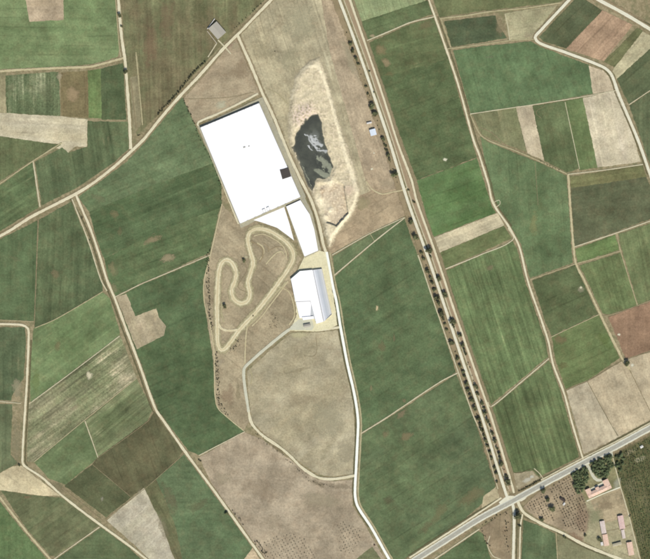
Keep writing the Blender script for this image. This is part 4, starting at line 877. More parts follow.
def prism(name, poly, z0, z1, mat, parent, z1f=None):
    n = len(poly)
    V = [(x, y, z0) for x, y in poly] + [(x, y, z1 if z1f is None else z1f(x, y)) for x, y in poly]
    F = [tuple(range(n)), tuple(range(n, 2 * n))] + [(i, (i + 1) % n, n + (i + 1) % n, n + i) for i in range(n)]
    return mesh_obj(name, V, F, mat, parent)

BZ = .45                                  # ground level at buildings
def bar(name, p, q, w, z0, z1, mat, parent):
    """upright slab from p to q (local metres)"""
    p = Vector(p); q = Vector(q); d = (q - p).normalized(); n_ = Vector((-d.y, d.x)) * w / 2
    return prism(name, [tuple(p + n_), tuple(q + n_), tuple(q - n_), tuple(p - n_)], z0, z1, mat, parent)

def flat_hall(name, poly, H, label, wall, roof, gutter=True, cat='building', slope=None):
    cx = sum(p[0] for p in poly) / len(poly); cy = sum(p[1] for p in poly) / len(poly)
    e = empty(name, W(cx, cy, 0))
    L = [((x - cx) * S, -(y - cy) * S) for x, y in poly]
    n = len(L)
    for i in range(n):
        bar('wall', L[i], L[(i + 1) % n], .3, -.1, H - .05, wall, e)
    k = 1.003
    prism('roof', [(x * k, y * k) for x, y in L], H, H + .18, roof, e, slope)
    if gutter:
        for i in range(n):
            zz_ = H + .2
            bar('roof_edge', (L[i][0] * .998, L[i][1] * .998), (L[(i + 1) % n][0] * .998, L[(i + 1) % n][1] * .998), .5, zz_ - .3, zz_ + .12, roof, e)
    tag(e, label, cat)
    return e, L

def to_local(L0, pts):
    return [((x - L0[0]) * S, -(y - L0[1]) * S) for x, y in pts]

# ------------------------------------------------------------------ the white warehouse
wp = [(200.3, 127.8), (259.3, 103.2), (300.6, 196.8), (240, 223.6)]
wc = (sum(p[0] for p in wp) / 4, sum(p[1] for p in wp) / 4)
wh = empty('warehouse', W(wc[0], wc[1], 0))
Lw = to_local(wc, wp)
H = 4.6
for i in range(4):
    bar('wall', Lw[i], Lw[(i + 1) % 4], .35, -.1, H, WALLW, wh)
A, B, Cc, D = [Vector(p) for p in Lw]
NB = 8
for k in range(NB):                     # shallow sloping roof bays across the width
    for half in (0, 1):
        u0 = (k + half * .5) / NB; u1 = (k + half * .5 + .5) / NB
        za, zb = (H, H + .45) if half == 0 else (H + .45, H)
        v0, v1, v2, v3 = A.lerp(B, u0), A.lerp(B, u1), D.lerp(Cc, u1), D.lerp(Cc, u0)
        V = [(v0.x, v0.y, za), (v1.x, v1.y, zb), (v2.x, v2.y, zb), (v3.x, v3.y, za)]
        V += [(x, y, z - .12) for x, y, z in V]
        mesh_obj('roof_panel', V, [(0, 1, 2, 3), (4, 5, 6, 7), (0, 1, 5, 4), (1, 2, 6, 5), (2, 3, 7, 6), (3, 0, 4, 7)], WHITE, wh)
for i in range(4):
    bar('gutter', Lw[i], Lw[(i + 1) % 4], .9, H - .35, H + .1, GUT, wh)
sk = to_local(wc, [(280.3, 170.2), (288.2, 168), (290.6, 176.2), (282.8, 178.8)])
fr = prism('skylight', [(x, y) for x, y in to_local(wc, [(279.8, 169.8), (288.5, 167.4), (291.2, 176.5), (282.5, 179.4)])], H - .2, H + .85, DARKG, wh)
for i in range(4):
    for j in range(3):
        a_ = Vector(sk[0]).lerp(Vector(sk[1]), (j + .04) / 3); b_ = Vector(sk[0]).lerp(Vector(sk[1]), (j + .96) / 3)
        c_ = Vector(sk[3]).lerp(Vector(sk[2]), (j + .96) / 3); d_ = Vector(sk[3]).lerp(Vector(sk[2]), (j + .04) / 3)
        t0, t1 = (i + .04) / 4, (i + .96) / 4
        prism('pane', [tuple(a_.lerp(d_, t0)), tuple(b_.lerp(c_, t0)), tuple(b_.lerp(c_, t1)), tuple(a_.lerp(d_, t1))], H + .8, H + .98, DARKG, fr)
for q in ([(262, 209.5), (264.8, 208.2), (266.4, 212), (263.6, 213.3)], [(266.2, 207.6), (268.8, 206.4), (270.2, 210), (267.6, 211.2)]):
    hb = prism('roof_unit', to_local(wc, q), H - .1, H + 1.3, GUT, wh)
    ctr = (sum(p[0] for p in q) / 4, sum(p[1] for p in q) / 4)
    q2 = [(ctr[0] + (x - ctr[0]) * .78, ctr[1] + (y - ctr[1]) * .78) for x, y in q]
    prism('lid', to_local(wc, q2), H + 1.25, H + 1.42, WHITE, hb)
for q in ([(243, 147), (245.2, 146), (245.8, 147.4), (243.6, 148.4)], [(248, 146), (249.6, 145.3), (250, 146.4), (248.5, 147)]):
    prism('roof_vent', to_local(wc, q), H, H + .6, GUT, wh)
for t in (.2, .4, .6, .8):
    p = B.lerp(Cc, t - .02); q = B.lerp(Cc, t + .02); n_ = (q - p).normalized(); n_ = Vector((n_.y, -n_.x)) * -.2
    bar('dock_door', tuple(p + n_), tuple(q + n_), .12, .1, 3.0, DOORM, wh)
tag(wh, 'huge white roofed warehouse with one dark square skylight', 'warehouse')

hall, _ = flat_hall('storage_hall', [(286.4, 206.6), (300.3, 200.3), (309.5, 214.5), (314, 229), (318, 250.5), (304.6, 256.3)], 3.2, 'smaller white roofed hall below the huge warehouse', WALLW, WHITE)

# factory below: white hall, grey metal hall, low annex, gatehouse
fe, _ = flat_hall('factory_hall', [(291, 279), (300, 271.2), (312.5, 270), (323.3, 321.6), (316.5, 323.6), (310.6, 300.8), (295.6, 301.5)], 4.6, 'white roofed factory hall joined to a grey metal hall', WALLW, WHITE)
flat_hall('factory_annex', [(296, 302.2), (310.2, 301.5), (311.2, 305), (310.4, 316.4), (303, 318), (299.8, 318)], 3.0, 'low white annex in the notch of the factory hall', WALLW, WHITE)
flat_hall('shadow_filler', [(311.4, 302.6), (316.1, 322), (314.3, 318.2), (313.5, 315.9), (310.9, 315.9), (311.7, 305)], 2.6, 'added narrow grey filler roof standing in for shadow between the white factory hall and its annex', WALLW, FILLGREY)  # added filler in the notch; its grey stands in for the L-shaped shadow
flat_hall('loading_shelter', [(302.2, 317.2), (313.3, 316.2), (314, 318.6), (303, 320)], 4.2, 'narrow white shelter at the foot of the factory annex', WALLW, WHITE)
ge = empty('metal_hall', W(322, 296, 0))
gp = to_local((322, 296), [(313, 270), (322, 269), (331.8, 314.3), (323.9, 321.5)])
for i in range(4): bar('wall', gp[i], gp[(i + 1) % 4], .3, -.1, 4.2, WALLW, ge)
P0, P1, P2, P3 = [Vector(p) for p in gp]
GREYS = [plain('grey_metal_sheet', c_, .5, .07, .1, .3) for c_ in ((228, 230, 232), (206, 210, 213), (192, 197, 200), (200, 204, 204), (216, 217, 212))]
zs = [4.5, 4.0, 3.55, 3.2, 2.9, 2.75]
for k in range(5):                      # lengthwise metal roof strips falling to the east
    t0, t1 = k / 5, (k + 1) / 5
    a_, b_, c_, d_ = P0.lerp(P1, t0), P0.lerp(P1, t1), P3.lerp(P2, t1), P3.lerp(P2, t0)
    V = [(a_.x, a_.y, zs[k]), (b_.x, b_.y, zs[k + 1] + .03), (c_.x, c_.y, zs[k + 1] + .03), (d_.x, d_.y, zs[k])]
    V += [(x, y, z - .12) for x, y, z in V]
    mesh_obj('roof_panel', V, [(0, 1, 2, 3), (4, 5, 6, 7), (0, 1, 5, 4), (1, 2, 6, 5), (2, 3, 7, 6), (3, 0, 4, 7)], GREYS[k], ge)
tag(ge, 'grey metal roofed hall sloping away from the white factory', 'building')

def gable(name, c, length, width, ang, eave, ridge, roof, wall, label, cat='house', group=None, doors=1, wins=2, chimney=False, parent=None, ov=.35):
    """gabled building; px centre, metres, ang = world angle of the ridge"""
    e = empty(name, W(c[0], c[1], BZ), ang)
    l, w = length / 2, width / 2
    V = [(-l, -w, -.6), (l, -w, -.6), (l, w, -.6), (-l, w, -.6), (-l, -w, eave), (l, -w, eave), (l, w, eave), (-l, w, eave), (-l, 0, ridge), (l, 0, ridge)]
    F = [(0, 1, 5, 4), (2, 3, 7, 6), (1, 2, 6, 9, 5), (3, 0, 4, 8, 7)]
    mesh_obj('wall', V, F, wall, e)
    sl = (ridge - eave) / w
    for s in (-1, 1):
        V = [(-l - ov, 0, ridge + .12), (l + ov, 0, ridge + .12), (l + ov, s * (w + ov), eave - sl * ov + .12), (-l - ov, s * (w + ov), eave - sl * ov + .12)]
        V += [(x, y, z - .1) for x, y, z in V]
        mesh_obj('roof_slope', V, [(0, 1, 2, 3), (4, 5, 6, 7), (0, 1, 5, 4), (1, 2, 6, 5), (2, 3, 7, 6), (3, 0, 4, 7)], roof, e)
    boxo('ridge_cap', -l - ov, l + ov, -.14, .14, ridge + .06, ridge + .22, roof, e)
    for i in range(doors):
        x = -l + (i + .5) * length / doors
        boxo('door', x - .55, x + .55, -w - .06, -w + .05, 0, 2.05, WOODD, e)
    for i in range(wins):
        x = -l + (i + .5) * length / max(wins, 1) + 1.4
        for s in (-1, 1):
            if x + .6 < l:
                fw = boxo('window', x - .55, x + .55, s * w - .05, s * w + .05, .95, 2.0, WALLW, e)
                boxo('pane', x - .45, x + .45, s * w - .08, s * w + .08, 1.03, 1.92, GLASS, fw)
    if chimney: boxo('chimney', l * .4 - .35, l * .4 + .35, -.9, -.2, eave, ridge + .9, wall, e)
    tag(e, label, cat, group)
    return e

def angpx(p, q): return math.atan2(-(q[1] - p[1]), q[0] - p[0])
# shed on the main dirt road
sa = angpx((216, 21.2), (225.3, 31.9))
gable('metal_shed', (217.3, 30.5), 14.2 * S, 10.6 * S, sa, 3.6, 5.0, GREYF, WALLW, 'grey roofed shed beside the main diagonal dirt road', 'shed', doors=1, wins=4)
def wall_thing(name, pts, h, w, label, mat=WALLW, cat='wall'):
    e = empty(name, W(pts[0][0], pts[0][1], BZ))
    L = to_local(pts[0], pts)
    for i in range(len(L) - 1):
        bar('wall_section', L[i], L[i + 1], w, -.4, h, mat, e)
        bar('coping', L[i], L[i + 1], w + .14, h + .003, h + .1, mat, e)
    tag(e, label, cat)
wall_thing('boundary_wall', [(214.8, 18.6), (207.3, 29.0)], 1.2, .9, 'short white yard wall behind the grey shed')
wall_thing('boundary_wall', [(207.2, 31), (217, 43.5)], 1.0, .5, 'low pale wall along the side of the grey shed yard', PLAST)
gable('gatehouse', (307.2, 325.6), 6.6 * S, 3.0 * S, .18, 2.9, 3.7, GREYF, WALLW, 'small grey roofed gatehouse at the factory forecourt', 'gatehouse', wins=2)
# hut beside the tree lined road
gable('hut', (373, 132.3), 6.0 * S, 5.6 * S, math.radians(105), 3.0, 4.0, BLUEW, WALLW, 'white and bluish roofed hut below two dark trees on the brown pasture', 'hut', wins=1)
gable('container', (369.2, 122.9), 5.0 * S, 1.5 * S, math.radians(12), 2.2, 2.35, WALLW, WALLW, 'narrow white container beside the bluish roofed hut', 'container', wins=0, ov=.05)

# farmhouse: long body, two wings towards the highway, middle bay
fa = angpx((589, 498), (611.3, 487.6))
ux = Vector((math.cos(fa), math.sin(fa)))          # world
def fpt(u, v):   # px of a point u along, v north of the south west corner
    o_ = W(589, 498.2); q = o_ + Vector((ux.x * u - ux.y * v, ux.y * u + ux.x * v, 0))
    return (q.x / S + 325, 279.5 - q.y / S)
FL = 24.8 * S
farm = empty('farmhouse', W(*fpt(FL / 2, 4), BZ), fa)
def sub_gable(cu, cv, length, width, along, eave, ridge):
    """roofed block placed in the farmhouse's own frame"""
    ox, oy = cu - FL / 2, cv - 4
    l, w = length / 2, width / 2
    def P(x, y, z):
        return (ox + x, oy + y, z) if along else (ox - y, oy + x, z)
    V = [P(*v) for v in [(-l, -w, -.6), (l, -w, -.6), (l, w, -.6), (-l, w, -.6), (-l, -w, eave), (l, -w, eave), (l, w, eave), (-l, w, eave), (-l, 0, ridge), (l, 0, ridge)]]
    mesh_obj('wall', V, [(0, 1, 5, 4), (2, 3, 7, 6), (1, 2, 6, 9, 5), (3, 0, 4, 8, 7)], PLAST, farm)
    sl = (ridge - eave) / w; ov = .45
    for s in (-1, 1):
        q = [(-l - ov, 0, ridge + .12), (l + ov, 0, ridge + .12), (l + ov, s * (w + ov), eave - sl * ov + .12), (-l - ov, s * (w + ov), eave - sl * ov + .12)]
        V = [P(*v) for v in q] + [P(x, y, z - .12) for x, y, z in q]
        mesh_obj('roof_slope', V, [(0, 1, 2, 3), (4, 5, 6, 7), (0, 1, 5, 4), (1, 2, 6, 5), (2, 3, 7, 6), (3, 0, 4, 7)], TILE_O, farm)
sub_gable(FL / 2, 4.0, FL - 2, 8.0, True, 4.0, 5.6)
sub_gable(3.6, 7.4, 14.0, 7.2, False, 4.05, 5.55)
sub_gable(FL - 4.4, 8.0, 15.6, 8.6, False, 4.1, 5.75)
sub_gable(FL / 2 - 1.5, 8.2, 5.0, 5.0, False, 4.03, 5.2)
for u in (9, 14, 18, 23, 28, 31):
    fw = boxo('window', u - FL / 2 - .6, u - FL / 2 + .6, -4.05, -3.92, 1.0, 2.3, WALLW, farm)
    boxo('pane', u - FL / 2 - .5, u - FL / 2 + .5, -4.08, -3.9, 1.08, 2.22, GLASS, fw)
boxo('door', -2.2, -.8, 6.6, 6.75, 0, 2.2, WOODD, farm)
boxo('chimney', 5.0, 5.8, -1.2, -.4, 4.2, 6.4, PLAST, farm)
tag(farm, 'long farmhouse with orange pink tiled roof and two wings', 'farmhouse')
CT_ = [fpt(7.3, 8.2), fpt(FL - 8.8, 8.2), fpt(FL - 8.8, 14.5), fpt(7.3, 13.0)]
sheet('courtyard', CT_, PALE, 'pale paved court between the farmhouse wings', 'courtyard', z=.71, amp=.05).data.attributes.new('across', 'FLOAT', 'POINT')
# small sheds in the farmyard
t_ = math.radians(100)
gable('farm_shed', (602.9, 527.2), 12.2 * S, 4.4 * S, t_, 2.8, 3.7, TILE_W, PLAST, 'pale pink roofed shed close to the grassy yard edge', 'shed', wins=3)
gable('farm_shed', (621.2, 522.2), 13.0 * S, 5.2 * S, t_, 3.0, 4.1, TILE_P, PLAST, 'pink roofed shed beside the plantation lane, longest of the yard', 'shed', wins=3)
gable('farm_shed', (605.6, 540), 11.2 * S, 4.8 * S, t_, 2.8, 3.8, TILE_O, PLAST, 'orange roofed shed beside a dark round tree', 'shed', wins=3)
gable('farm_shed', (623.2, 534), 8.4 * S, 2.8 * S, t_, 2.4, 3.0, TILE_W, PLAST, 'small whitish roofed shed between pink and orange sheds', 'shed', wins=1)
gable('farm_shed', (630.2, 548.6), 12.8 * S, 5.2 * S, t_, 3.0, 4.1, TILE_O, PLAST, 'orange roofed shed at the foot of the plantation lane', 'shed', wins=3)
gable('farm_shed', (617, 544.2), 8.6 * S, 2.6 * S, math.radians(15), 3.0, 3.4, BEIGE, PLAST, 'narrow beige roofed shed lying crosswise between orange sheds', 'shed', wins=1)
gable('garden_shed', (601.8, 543.8), 3.0 * S, 2.0 * S, t_, 2.0, 2.4, WALLW, WALLW, 'tiny white shed beside a dark tree and an orange roofed shed', 'shed', wins=0)
gable('orchard_shed', (562.6, 499.6), 5.4 * S, 2.2 * S, math.radians(-33), 2.4, 3.0, BLACKR, WOODD, 'small dark roofed shed among the orchard bushes', 'shed', wins=0)
gable('tool_shed', (564, 504), 2.6 * S, 1.3 * S, math.radians(60), 1.9, 2.2, WALLW, WALLW, 'tiny white tool shed below the dark orchard shed', 'shed', wins=0)
gable('tool_shed', (641.5, 446.8), 2.8 * S, 2.0 * S, math.radians(30), 2.2, 2.7, WALLW, WALLW, 'tiny white shed beside the highway at the plantation corner', 'shed', wins=0)

# ------------------------------------------------------------------ gravel pit with pond
def sdf(P, poly):
    poly = np.array(poly, float); d = np.full(P.shape[0], 1e9); s = np.ones(P.shape[0])
    n = len(poly); j = n - 1
    for i in range(n):
        e = poly[j] - poly[i]; w = P - poly[i]
        b = w - e * np.clip((w @ e) / (e @ e), 0, 1)[:, None]
        d = np.minimum(d, (b ** 2).sum(1))
        c1 = P[:, 1] >= poly[i][1]; c2 = P[:, 1] < poly[j][1]; c3 = e[0] * w[:, 1] > e[1] * w[:, 0]
        al = c1 & c2 & c3; no = ~c1 & ~c2 & ~c3
        s = np.where(al | no, -s, s); j = i
    return s * np.sqrt(d)
def pdist(P, pts):
    d = np.full(P.shape[0], 1e9)
    for a, b in zip(pts[:-1], pts[1:]):
        a = np.array(a); e = np.array(b) - a; w = P - a
        q = w - e * np.clip((w @ e) / (e @ e), 0, 1)[:, None]
        d = np.minimum(d, np.sqrt((q ** 2).sum(1)))
    return d
def sstep(x, a, b):
    t = np.clip((x - a) / (b - a), 0, 1); return t * t * (3 - 2 * t)
DO = [(286, 138), (286, 118), (288, 98), (293, 76), (300, 66), (311, 57), (322, 54), (329, 72), (336, 100), (344, 128), (352, 150), (359, 172), (363, 192), (358, 211), (349, 224), (338, 238), (331, 252), (326, 248), (320, 224), (312.5, 203), (304, 183), (290, 152)]
WPOLY = [(314, 114.5), (318.5, 114.5), (321.5, 124), (323.5, 138), (327, 151), (333, 168), (330, 177), (323, 179), (317, 179), (312.5, 190), (308.5, 185), (303, 168.6), (293.5, 147), (296.6, 134), (300, 129), (304.6, 119.6)]
CUT = [(319, 186), (333, 182), (343.5, 185), (345.2, 196), (348, 213), (336.5, 226), (327, 222), (322, 205)]
PITROAD = [(287, 150), (288, 110), (294.5, 77), (303, 67), (318, 66), (324.5, 80), (331.5, 103), (338.5, 130), (345, 154), (353, 178), (357.5, 195), (351, 213), (341, 224), (331, 238), (327, 252)]
gs = .6
xs = np.arange(284, 366, gs); ys = np.arange(50, 255, gs)
X, Y = np.meshgrid(xs, ys)
P = np.stack([X.ravel(), Y.ravel()], 1)
N1 = np.array([mnoise.fractal(Vector((x * .16, y * .16, 2.2)), 1.0, 2.0, 5) for x, y in P])
N2_ = np.array([mnoise.fractal(Vector((x * .55, y * .55, 7.1)), 1.0, 2.0, 3) for x, y in P])
Pw = P + np.stack([N1, np.roll(N1, 997)], 1) * 1.6
dD, dW, dC, dR = sdf(P, DO), sdf(Pw, WPOLY), sdf(P + np.stack([N2_, N2_], 1) * .25, CUT), pdist(P, PITROAD)
south = sstep(P[:, 1], 176, 190)
rim = 2.2 + 2.4 * south
rim = rim * (1 - .75 * sstep(-P[:, 0], -328, -314) * south) + N1 * .7
h = np.where(dW > 0, 1.0 + rim * sstep(dW, 0, 4.5), 1.0 + np.maximum(dW * .25, -.5))
floor = 1.0 + N1 * .25
east = sstep(P[:, 0] + (P[:, 1] - 200) * .35, 326, 338)
soft = .7 + (1 - east) * 4
h = np.where(south > 0, floor + (h - floor) * np.clip((dC + .2) / soft, 0, 1) * 1.0 + 0, h) * 1.0
# heaps of dug material
for (hx, hy, hr, hh) in [(303, 116, 5, 1.6), (297, 124, 4, 1.4), (309, 110, 5, 1.5), (316, 105, 5, 1.0), (330, 183.5, 4.5, 2.6), (324, 189, 3.5, 1.6), (331, 210, 4, 2.2), (328, 217, 3.5, 1.6), (321, 197, 3, 1.5), (300, 110, 4, 1.3), (312, 98, 7, 1.0)]:
    r = np.sqrt(((Pw - np.array([hx, hy])) ** 2).sum(1)) / hr
    h += hh * np.exp(-r * r * 1.6)
rub = sstep(-np.sqrt(((P - np.array([305, 116])) ** 2).sum(1)), -18, -6)
h += N2_ * (.17 + .5 * rub + .18 * south) * (dW > .4)
ISL = [([(305.5, 133.5), (308, 136), (309, 140), (313, 144.5), (316.5, 147)], .85, .3), ([(310.8, 136.5), (313.5, 140.5), (317, 143), (321.3, 145.3)], 1.5, .5), ([(316.5, 149.5), (321, 151), (326, 151.5)], .8, .3), ([(309, 146), (312, 150)], .5, .15), ([(322, 160), (328, 166), (332, 173)], 2.6, .12), ([(316, 170), (322, 174), (328, 176)], 2.4, .10), ([(303, 166), (307, 176), (311, 186)], .6, .2), ([(318, 157), (324, 164)], 1.2, .07)]
grey = np.zeros(P.shape[0])
for pts, w, up in ISL:
    g = 1 - sstep(pdist(Pw, pts), w * .5, w * 1.5)
    inside = dW < 0
    h = np.where(inside, np.maximum(h, .72 + g * (.28 + up) + N2_ * .12 * g), h)
    grey = np.maximum(grey, g * inside)
shoal = sstep(N1 + .5 * N2_, -.02, .28) * sstep(-np.abs(P[:, 0] - (312 + (P[:, 1] - 130) * .30)), -8, -3) * sstep(P[:, 1], 127, 136) * (dW < -.3)
h = np.where(dW < 0, np.maximum(h, .72 + shoal * .24 + N2_ * .02 * shoal), h)
grey = np.maximum(grey, shoal * .8)
fade = sstep(-dD, -0.8, 9)
h = .52 + (h - .52) * sstep(-dD, 0, 8)
WL = .98
def C(c): return np.array(lin(c, raw=True)[:3])
def blend(col, c, m): return col * (1 - m[:, None]) + C(c)[None, :] * m[:, None]
col = np.tile(C((208, 196, 162)), (P.shape[0], 1))
col = blend(col, (184, 172, 142), sstep(N1, -.1, .5))
col = blend(col, (214, 198, 170), sstep(N2_, .0, .5) * .5)
col = blend(col, (208, 188, 170), rub * sstep(N2_, -.3, .3))
col = blend(col, (150, 132, 112), rub * sstep(-N2_, .15, .5) * .7)
col = blend(col, (226, 214, 180), 1 - sstep(dR + N1 * .8, 1.1, 2.6))
cutm = sstep(-dC, -.5, 1.5)
col = blend(col, (198, 182, 154), cutm)
col = blend(col, (178, 160, 132), cutm * sstep(N1, .0, .5))
col = blend(col, (218, 204, 172), cutm * sstep(N2_, .1, .5) * .7)
for (hx, hy, hr) in [(330, 183, 4), (331, 210, 4), (322, 204, 5), (318, 200, 4), (326, 219, 4), (325, 232, 5)]:
    col = blend(col, (236, 224, 190), np.exp(-((P - np.array([hx, hy])) ** 2).sum(1) / hr ** 2) * .8)
col = blend(col, (196, 172, 150), np.exp(-((P - np.array([349, 190])) ** 2).sum(1) / 30) * .6)
col = blend(col, (124, 120, 102), sstep(-dW, -.8, .4))
col = blend(col, (74, 77, 68), sstep(-dW, .2, 2.0))
col = blend(col, (178, 180, 176), grey * sstep(-P[:, 1], -158, -150))
col = blend(col, (134, 137, 118), grey * sstep(P[:, 1], 150, 158))
col *= (1.22 + .24 * N2_ + .16 * N1)[:, None]
nx, ny = len(xs), len(ys)
keep = (dD < 1.0).reshape(ny, nx)
idx = -np.ones(P.shape[0], int)
use = np.zeros((ny, nx), bool)
q = keep[:-1, :-1] & keep[1:, :-1] & keep[:-1, 1:] & keep[1:, 1:]
use[:-1, :-1] |= q; use[1:, :-1] |= q; use[:-1, 1:] |= q; use[1:, 1:] |= q
uf = use.ravel(); idx[uf] = np.arange(uf.sum())
jj, ii = np.nonzero(q)
F = np.stack([idx[jj * nx + ii], idx[(jj + 1) * nx + ii], idx[(jj + 1) * nx + ii + 1], idx[jj * nx + ii + 1]], 1)
V = np.stack([(P[uf, 0] - 325) * S, (279.5 - P[uf, 1]) * S, h[uf] + .02], 1)
me = bpy.data.meshes.new('terrain'); me.from_pydata(V.tolist(), [], F.tolist())
ca = me.attributes.new('soil', 'FLOAT_COLOR', 'POINT'); ca.data.foreach_set('color', np.concatenate([col[uf], np.ones((uf.sum(), 1))], 1).astype(np.float32).ravel())
at = me.attributes.new('across', 'FLOAT', 'POINT'); at.data.foreach_set('value', (1 - fade[uf]).astype(np.float32))
me.polygons.foreach_set('use_smooth', [True] * len(me.polygons)); me.update()
nt = NT('pit_soil'); p = nt.pos()
sc = attr(nt, 'soil').outputs['Color']
fn = nt.noise(p, .5, 4, .7)
ed = nt.math('ADD', attr(nt, 'across').outputs['Fac'], nt.math('MULTIPLY', nt.math('SUBTRACT', nt.noise(p, .12, 6, .7), .5), 1.2))
PIT = nt.finish(nt.scalecol(sc, nt.math('MULTIPLY_ADD', fn, .6, .7)), .97, .05, bump=fn, bump_d=.25, alpha=nt.ramp(ed, .25, 1.0, 1, 0))
tag(link('terrain', me, PIT), 'pale sandy gravel pit with heaps and a cut bank', 'gravel pit', None, 'structure')
nt = NT('murky_water'); p = nt.pos()
wn_ = nt.noise(p, .03, 5, .6); rp = nt.noise(p, .35, 3, .6)
wcol = nt.mix(nt.ramp(wn_, .4, .65), lin((88, 91, 82), raw=True), lin((116, 119, 104), raw=True))
WAT = nt.finish(wcol, .22, .3, bump=rp, bump_d=.05)
nt.bsdf.inputs['Alpha'].default_value = .58
wpts = []
cxw = sum(p[0] for p in WPOLY) / len(WPOLY); cyw = sum(p[1] for p in WPOLY) / len(WPOLY)
sheet('water', [(x + (x - cxw) * .10, y + (y - cyw) * .03) for x, y in WPOLY], WAT, 'dark murky pond with grey sludge banks in the gravel pit', 'pond', z=WL, amp=.1)

# ------------------------------------------------------------------ vegetation
def foliage(name, c1, c2, var=.5):
    nt = NT(name)
    oi = nt.n.new('ShaderNodeObjectInfo')
    tc = nt.n.new('ShaderNodeTexCoord')
    a = nt.noise(tc.outputs['Object'], .9, 3, .6)
    col = nt.mix(nt.ramp(a, .35, .65), lin(c1, raw=True), lin(c2, raw=True))
    f = nt.math('MULTIPLY_ADD', oi.outputs['Random'], var, 1 - var / 2)
    m = nt.finish(nt.scalecol(col, f), .8, .2)
    return m
LEAF = foliage('tree_leaves', (84, 90, 60), (124, 126, 88))
LEAF2 = foliage('grove_leaves', (92, 108, 74), (128, 138, 96))
LEAFD = foliage('dark_bush_leaves', (70, 70, 50), (100, 98, 70))
LEAFO = foliage('orchard_leaves', (72, 68, 50), (100, 92, 68))
LEAFB = foliage('rusty_bush_leaves', (84, 44, 34), (104, 64, 46))
BARK = plain('bark', (112, 94, 74), .9, .2, 1.0)

def crown_mesh(name, seed, R_, Hc, n, leaf, mat, lobes=8, z0=None, base=0.0):
    rnd = random.Random(seed)
    Ls = []
    for i in range(lobes):
        t = rnd.uniform(0, 2 * math.pi); rr = R_ * rnd.uniform(.1, .62)
        Ls.append((math.cos(t) * rr, math.sin(t) * rr, base + Hc * rnd.uniform(.25, .8), R_ * rnd.uniform(.32, .56)))
    V, F = [], []
    for k in range(n):
        lx, ly, lz, lr = Ls[k % lobes]
        d = Vector((rnd.gauss(0, 1), rnd.gauss(0, 1), rnd.gauss(0, 1))).normalized()
        c = Vector((lx, ly, lz)) + Vector((d.x, d.y, d.z * .8)) * lr * (rnd.random() ** .45)
        c.z = max(c.z, .15)
        nrm = (d + Vector((rnd.uniform(-.7, .7), rnd.uniform(-.7, .7), rnd.uniform(-.2, .9)))).normalized()
        u = nrm.orthogonal().normalized(); v = nrm.cross(u)
        a = rnd.uniform(0, math.pi); u, v = u * math.cos(a) + v * math.sin(a), v * math.cos(a) - u * math.sin(a)
        s = leaf * rnd.uniform(.6, 1.3)
        b = len(V)
        V += [c + u * s, c + v * s * .6 + nrm * s * .15, c - u * s, c - v * s * .6 - nrm * s * .1]
        F.append((b, b + 1, b + 2, b + 3))
    me = bpy.data.meshes.new(name); me.from_pydata([tuple(v) for v in V], [], F); me.materials.append(mat); me.update()
    return me

def trunk_mesh(seed, h, r):
    rnd = random.Random(seed)
    bm = bmesh.new()
    def limb(p, q, r0, r1, seg=6):
        p = Vector(p); q = Vector(q); d = (q - p).normalized(); u = d.orthogonal().normalized(); v = d.cross(u)
        rings = []
        for k in range(4):
            t = k / 3; c = p.lerp(q, t) + u * math.sin(t * 3) * .06; rr = r0 + (r1 - r0) * t
            rings.append([bm.verts.new(c + (u * math.cos(2 * math.pi * i / seg) + v * math.sin(2 * math.pi * i / seg)) * rr) for i in range(seg)])
        for a, b in zip(rings[:-1], rings[1:]):
            for i in range(seg): bm.faces.new((a[i], a[(i + 1) % seg], b[(i + 1) % seg], b[i]))
    limb((0, 0, -.8), (0, 0, h * .5), r, r * .65)
    for i in range(5):
        t = i * 2 * math.pi / 5 + rnd.uniform(-.4, .4)
        limb((0, 0, h * rnd.uniform(.35, .5)), (math.cos(t) * h * .32, math.sin(t) * h * .32, h * rnd.uniform(.68, .9)), r * .45, r * .12, 5)
    me = bpy.data.meshes.new('trunk'); bm.to_mesh(me); bm.free(); me.materials.append(BARK)
    return me
# unit trees: crown radius 1 m scaled per instance
CROWN = [crown_mesh('crown', 10 + i, 3.4, 3.9, 620, .46, LEAF, 9 + i % 3, base=1.0) for i in range(5)]
CROWNG = [crown_mesh('crown', 40 + i, 3.4, 3.9, 560, .46, LEAF2, 9 + i % 3, base=1.0) for i in range(5)]
TRUNK = [trunk_mesh(70 + i, 4.4, .26) for i in range(3)]
SHRUB = [crown_mesh('shrub', 90 + i, 1.3, 1.6, 110, .24, LEAFD, 5) for i in range(6)]
ORCH = [crown_mesh('orchard_bush', 120 + i, 1.25, 1.7, 100, .26, LEAFO, 5) for i in range(5)]
SAP = [crown_mesh('sapling', 150 + i, .9, 1.2, 60, .22, LEAFD, 4) for i in range(4)]
RUST = crown_mesh('shrub', 170, 1.8, 2.0, 140, .26, LEAFB, 6)
rt = random.Random(11)
def tree(x, y, r, label, group, crowns=CROWN, name='tree'):
    """r = crown radius in map units"""
    sc_ = r * S / 2.55
    e = empty(name, W(x, y, .45), rt.uniform(0, 6.28))
    e.scale = (sc_ * rt.uniform(.92, 1.08), sc_ * rt.uniform(.92, 1.08), sc_ * rt.uniform(.85, 1.1))
    c = bpy.data.objects.new('crown', rt.choice(crowns)); COL.objects.link(c); c.parent = e
    t = bpy.data.objects.new('trunk', rt.choice(TRUNK)); COL.objects.link(t); t.parent = e
    tag(e, label, 'tree', group)
    return e
def shrub(x, y, r, label, group, meshes=SHRUB, name='shrub', cat='shrub', base=1.3):
    o = bpy.data.objects.new(name, rt.choice(meshes)); COL.objects.link(o)
    o.location = W(x, y, .5); k = r * S / base
    o.scale = (k * rt.uniform(.85, 1.2), k * rt.uniform(.85, 1.2), k * rt.uniform(.8, 1.15)); o.rotation_euler = (0, 0, rt.uniform(0, 6.28))
    tag(o, label, cat, group)
    return o

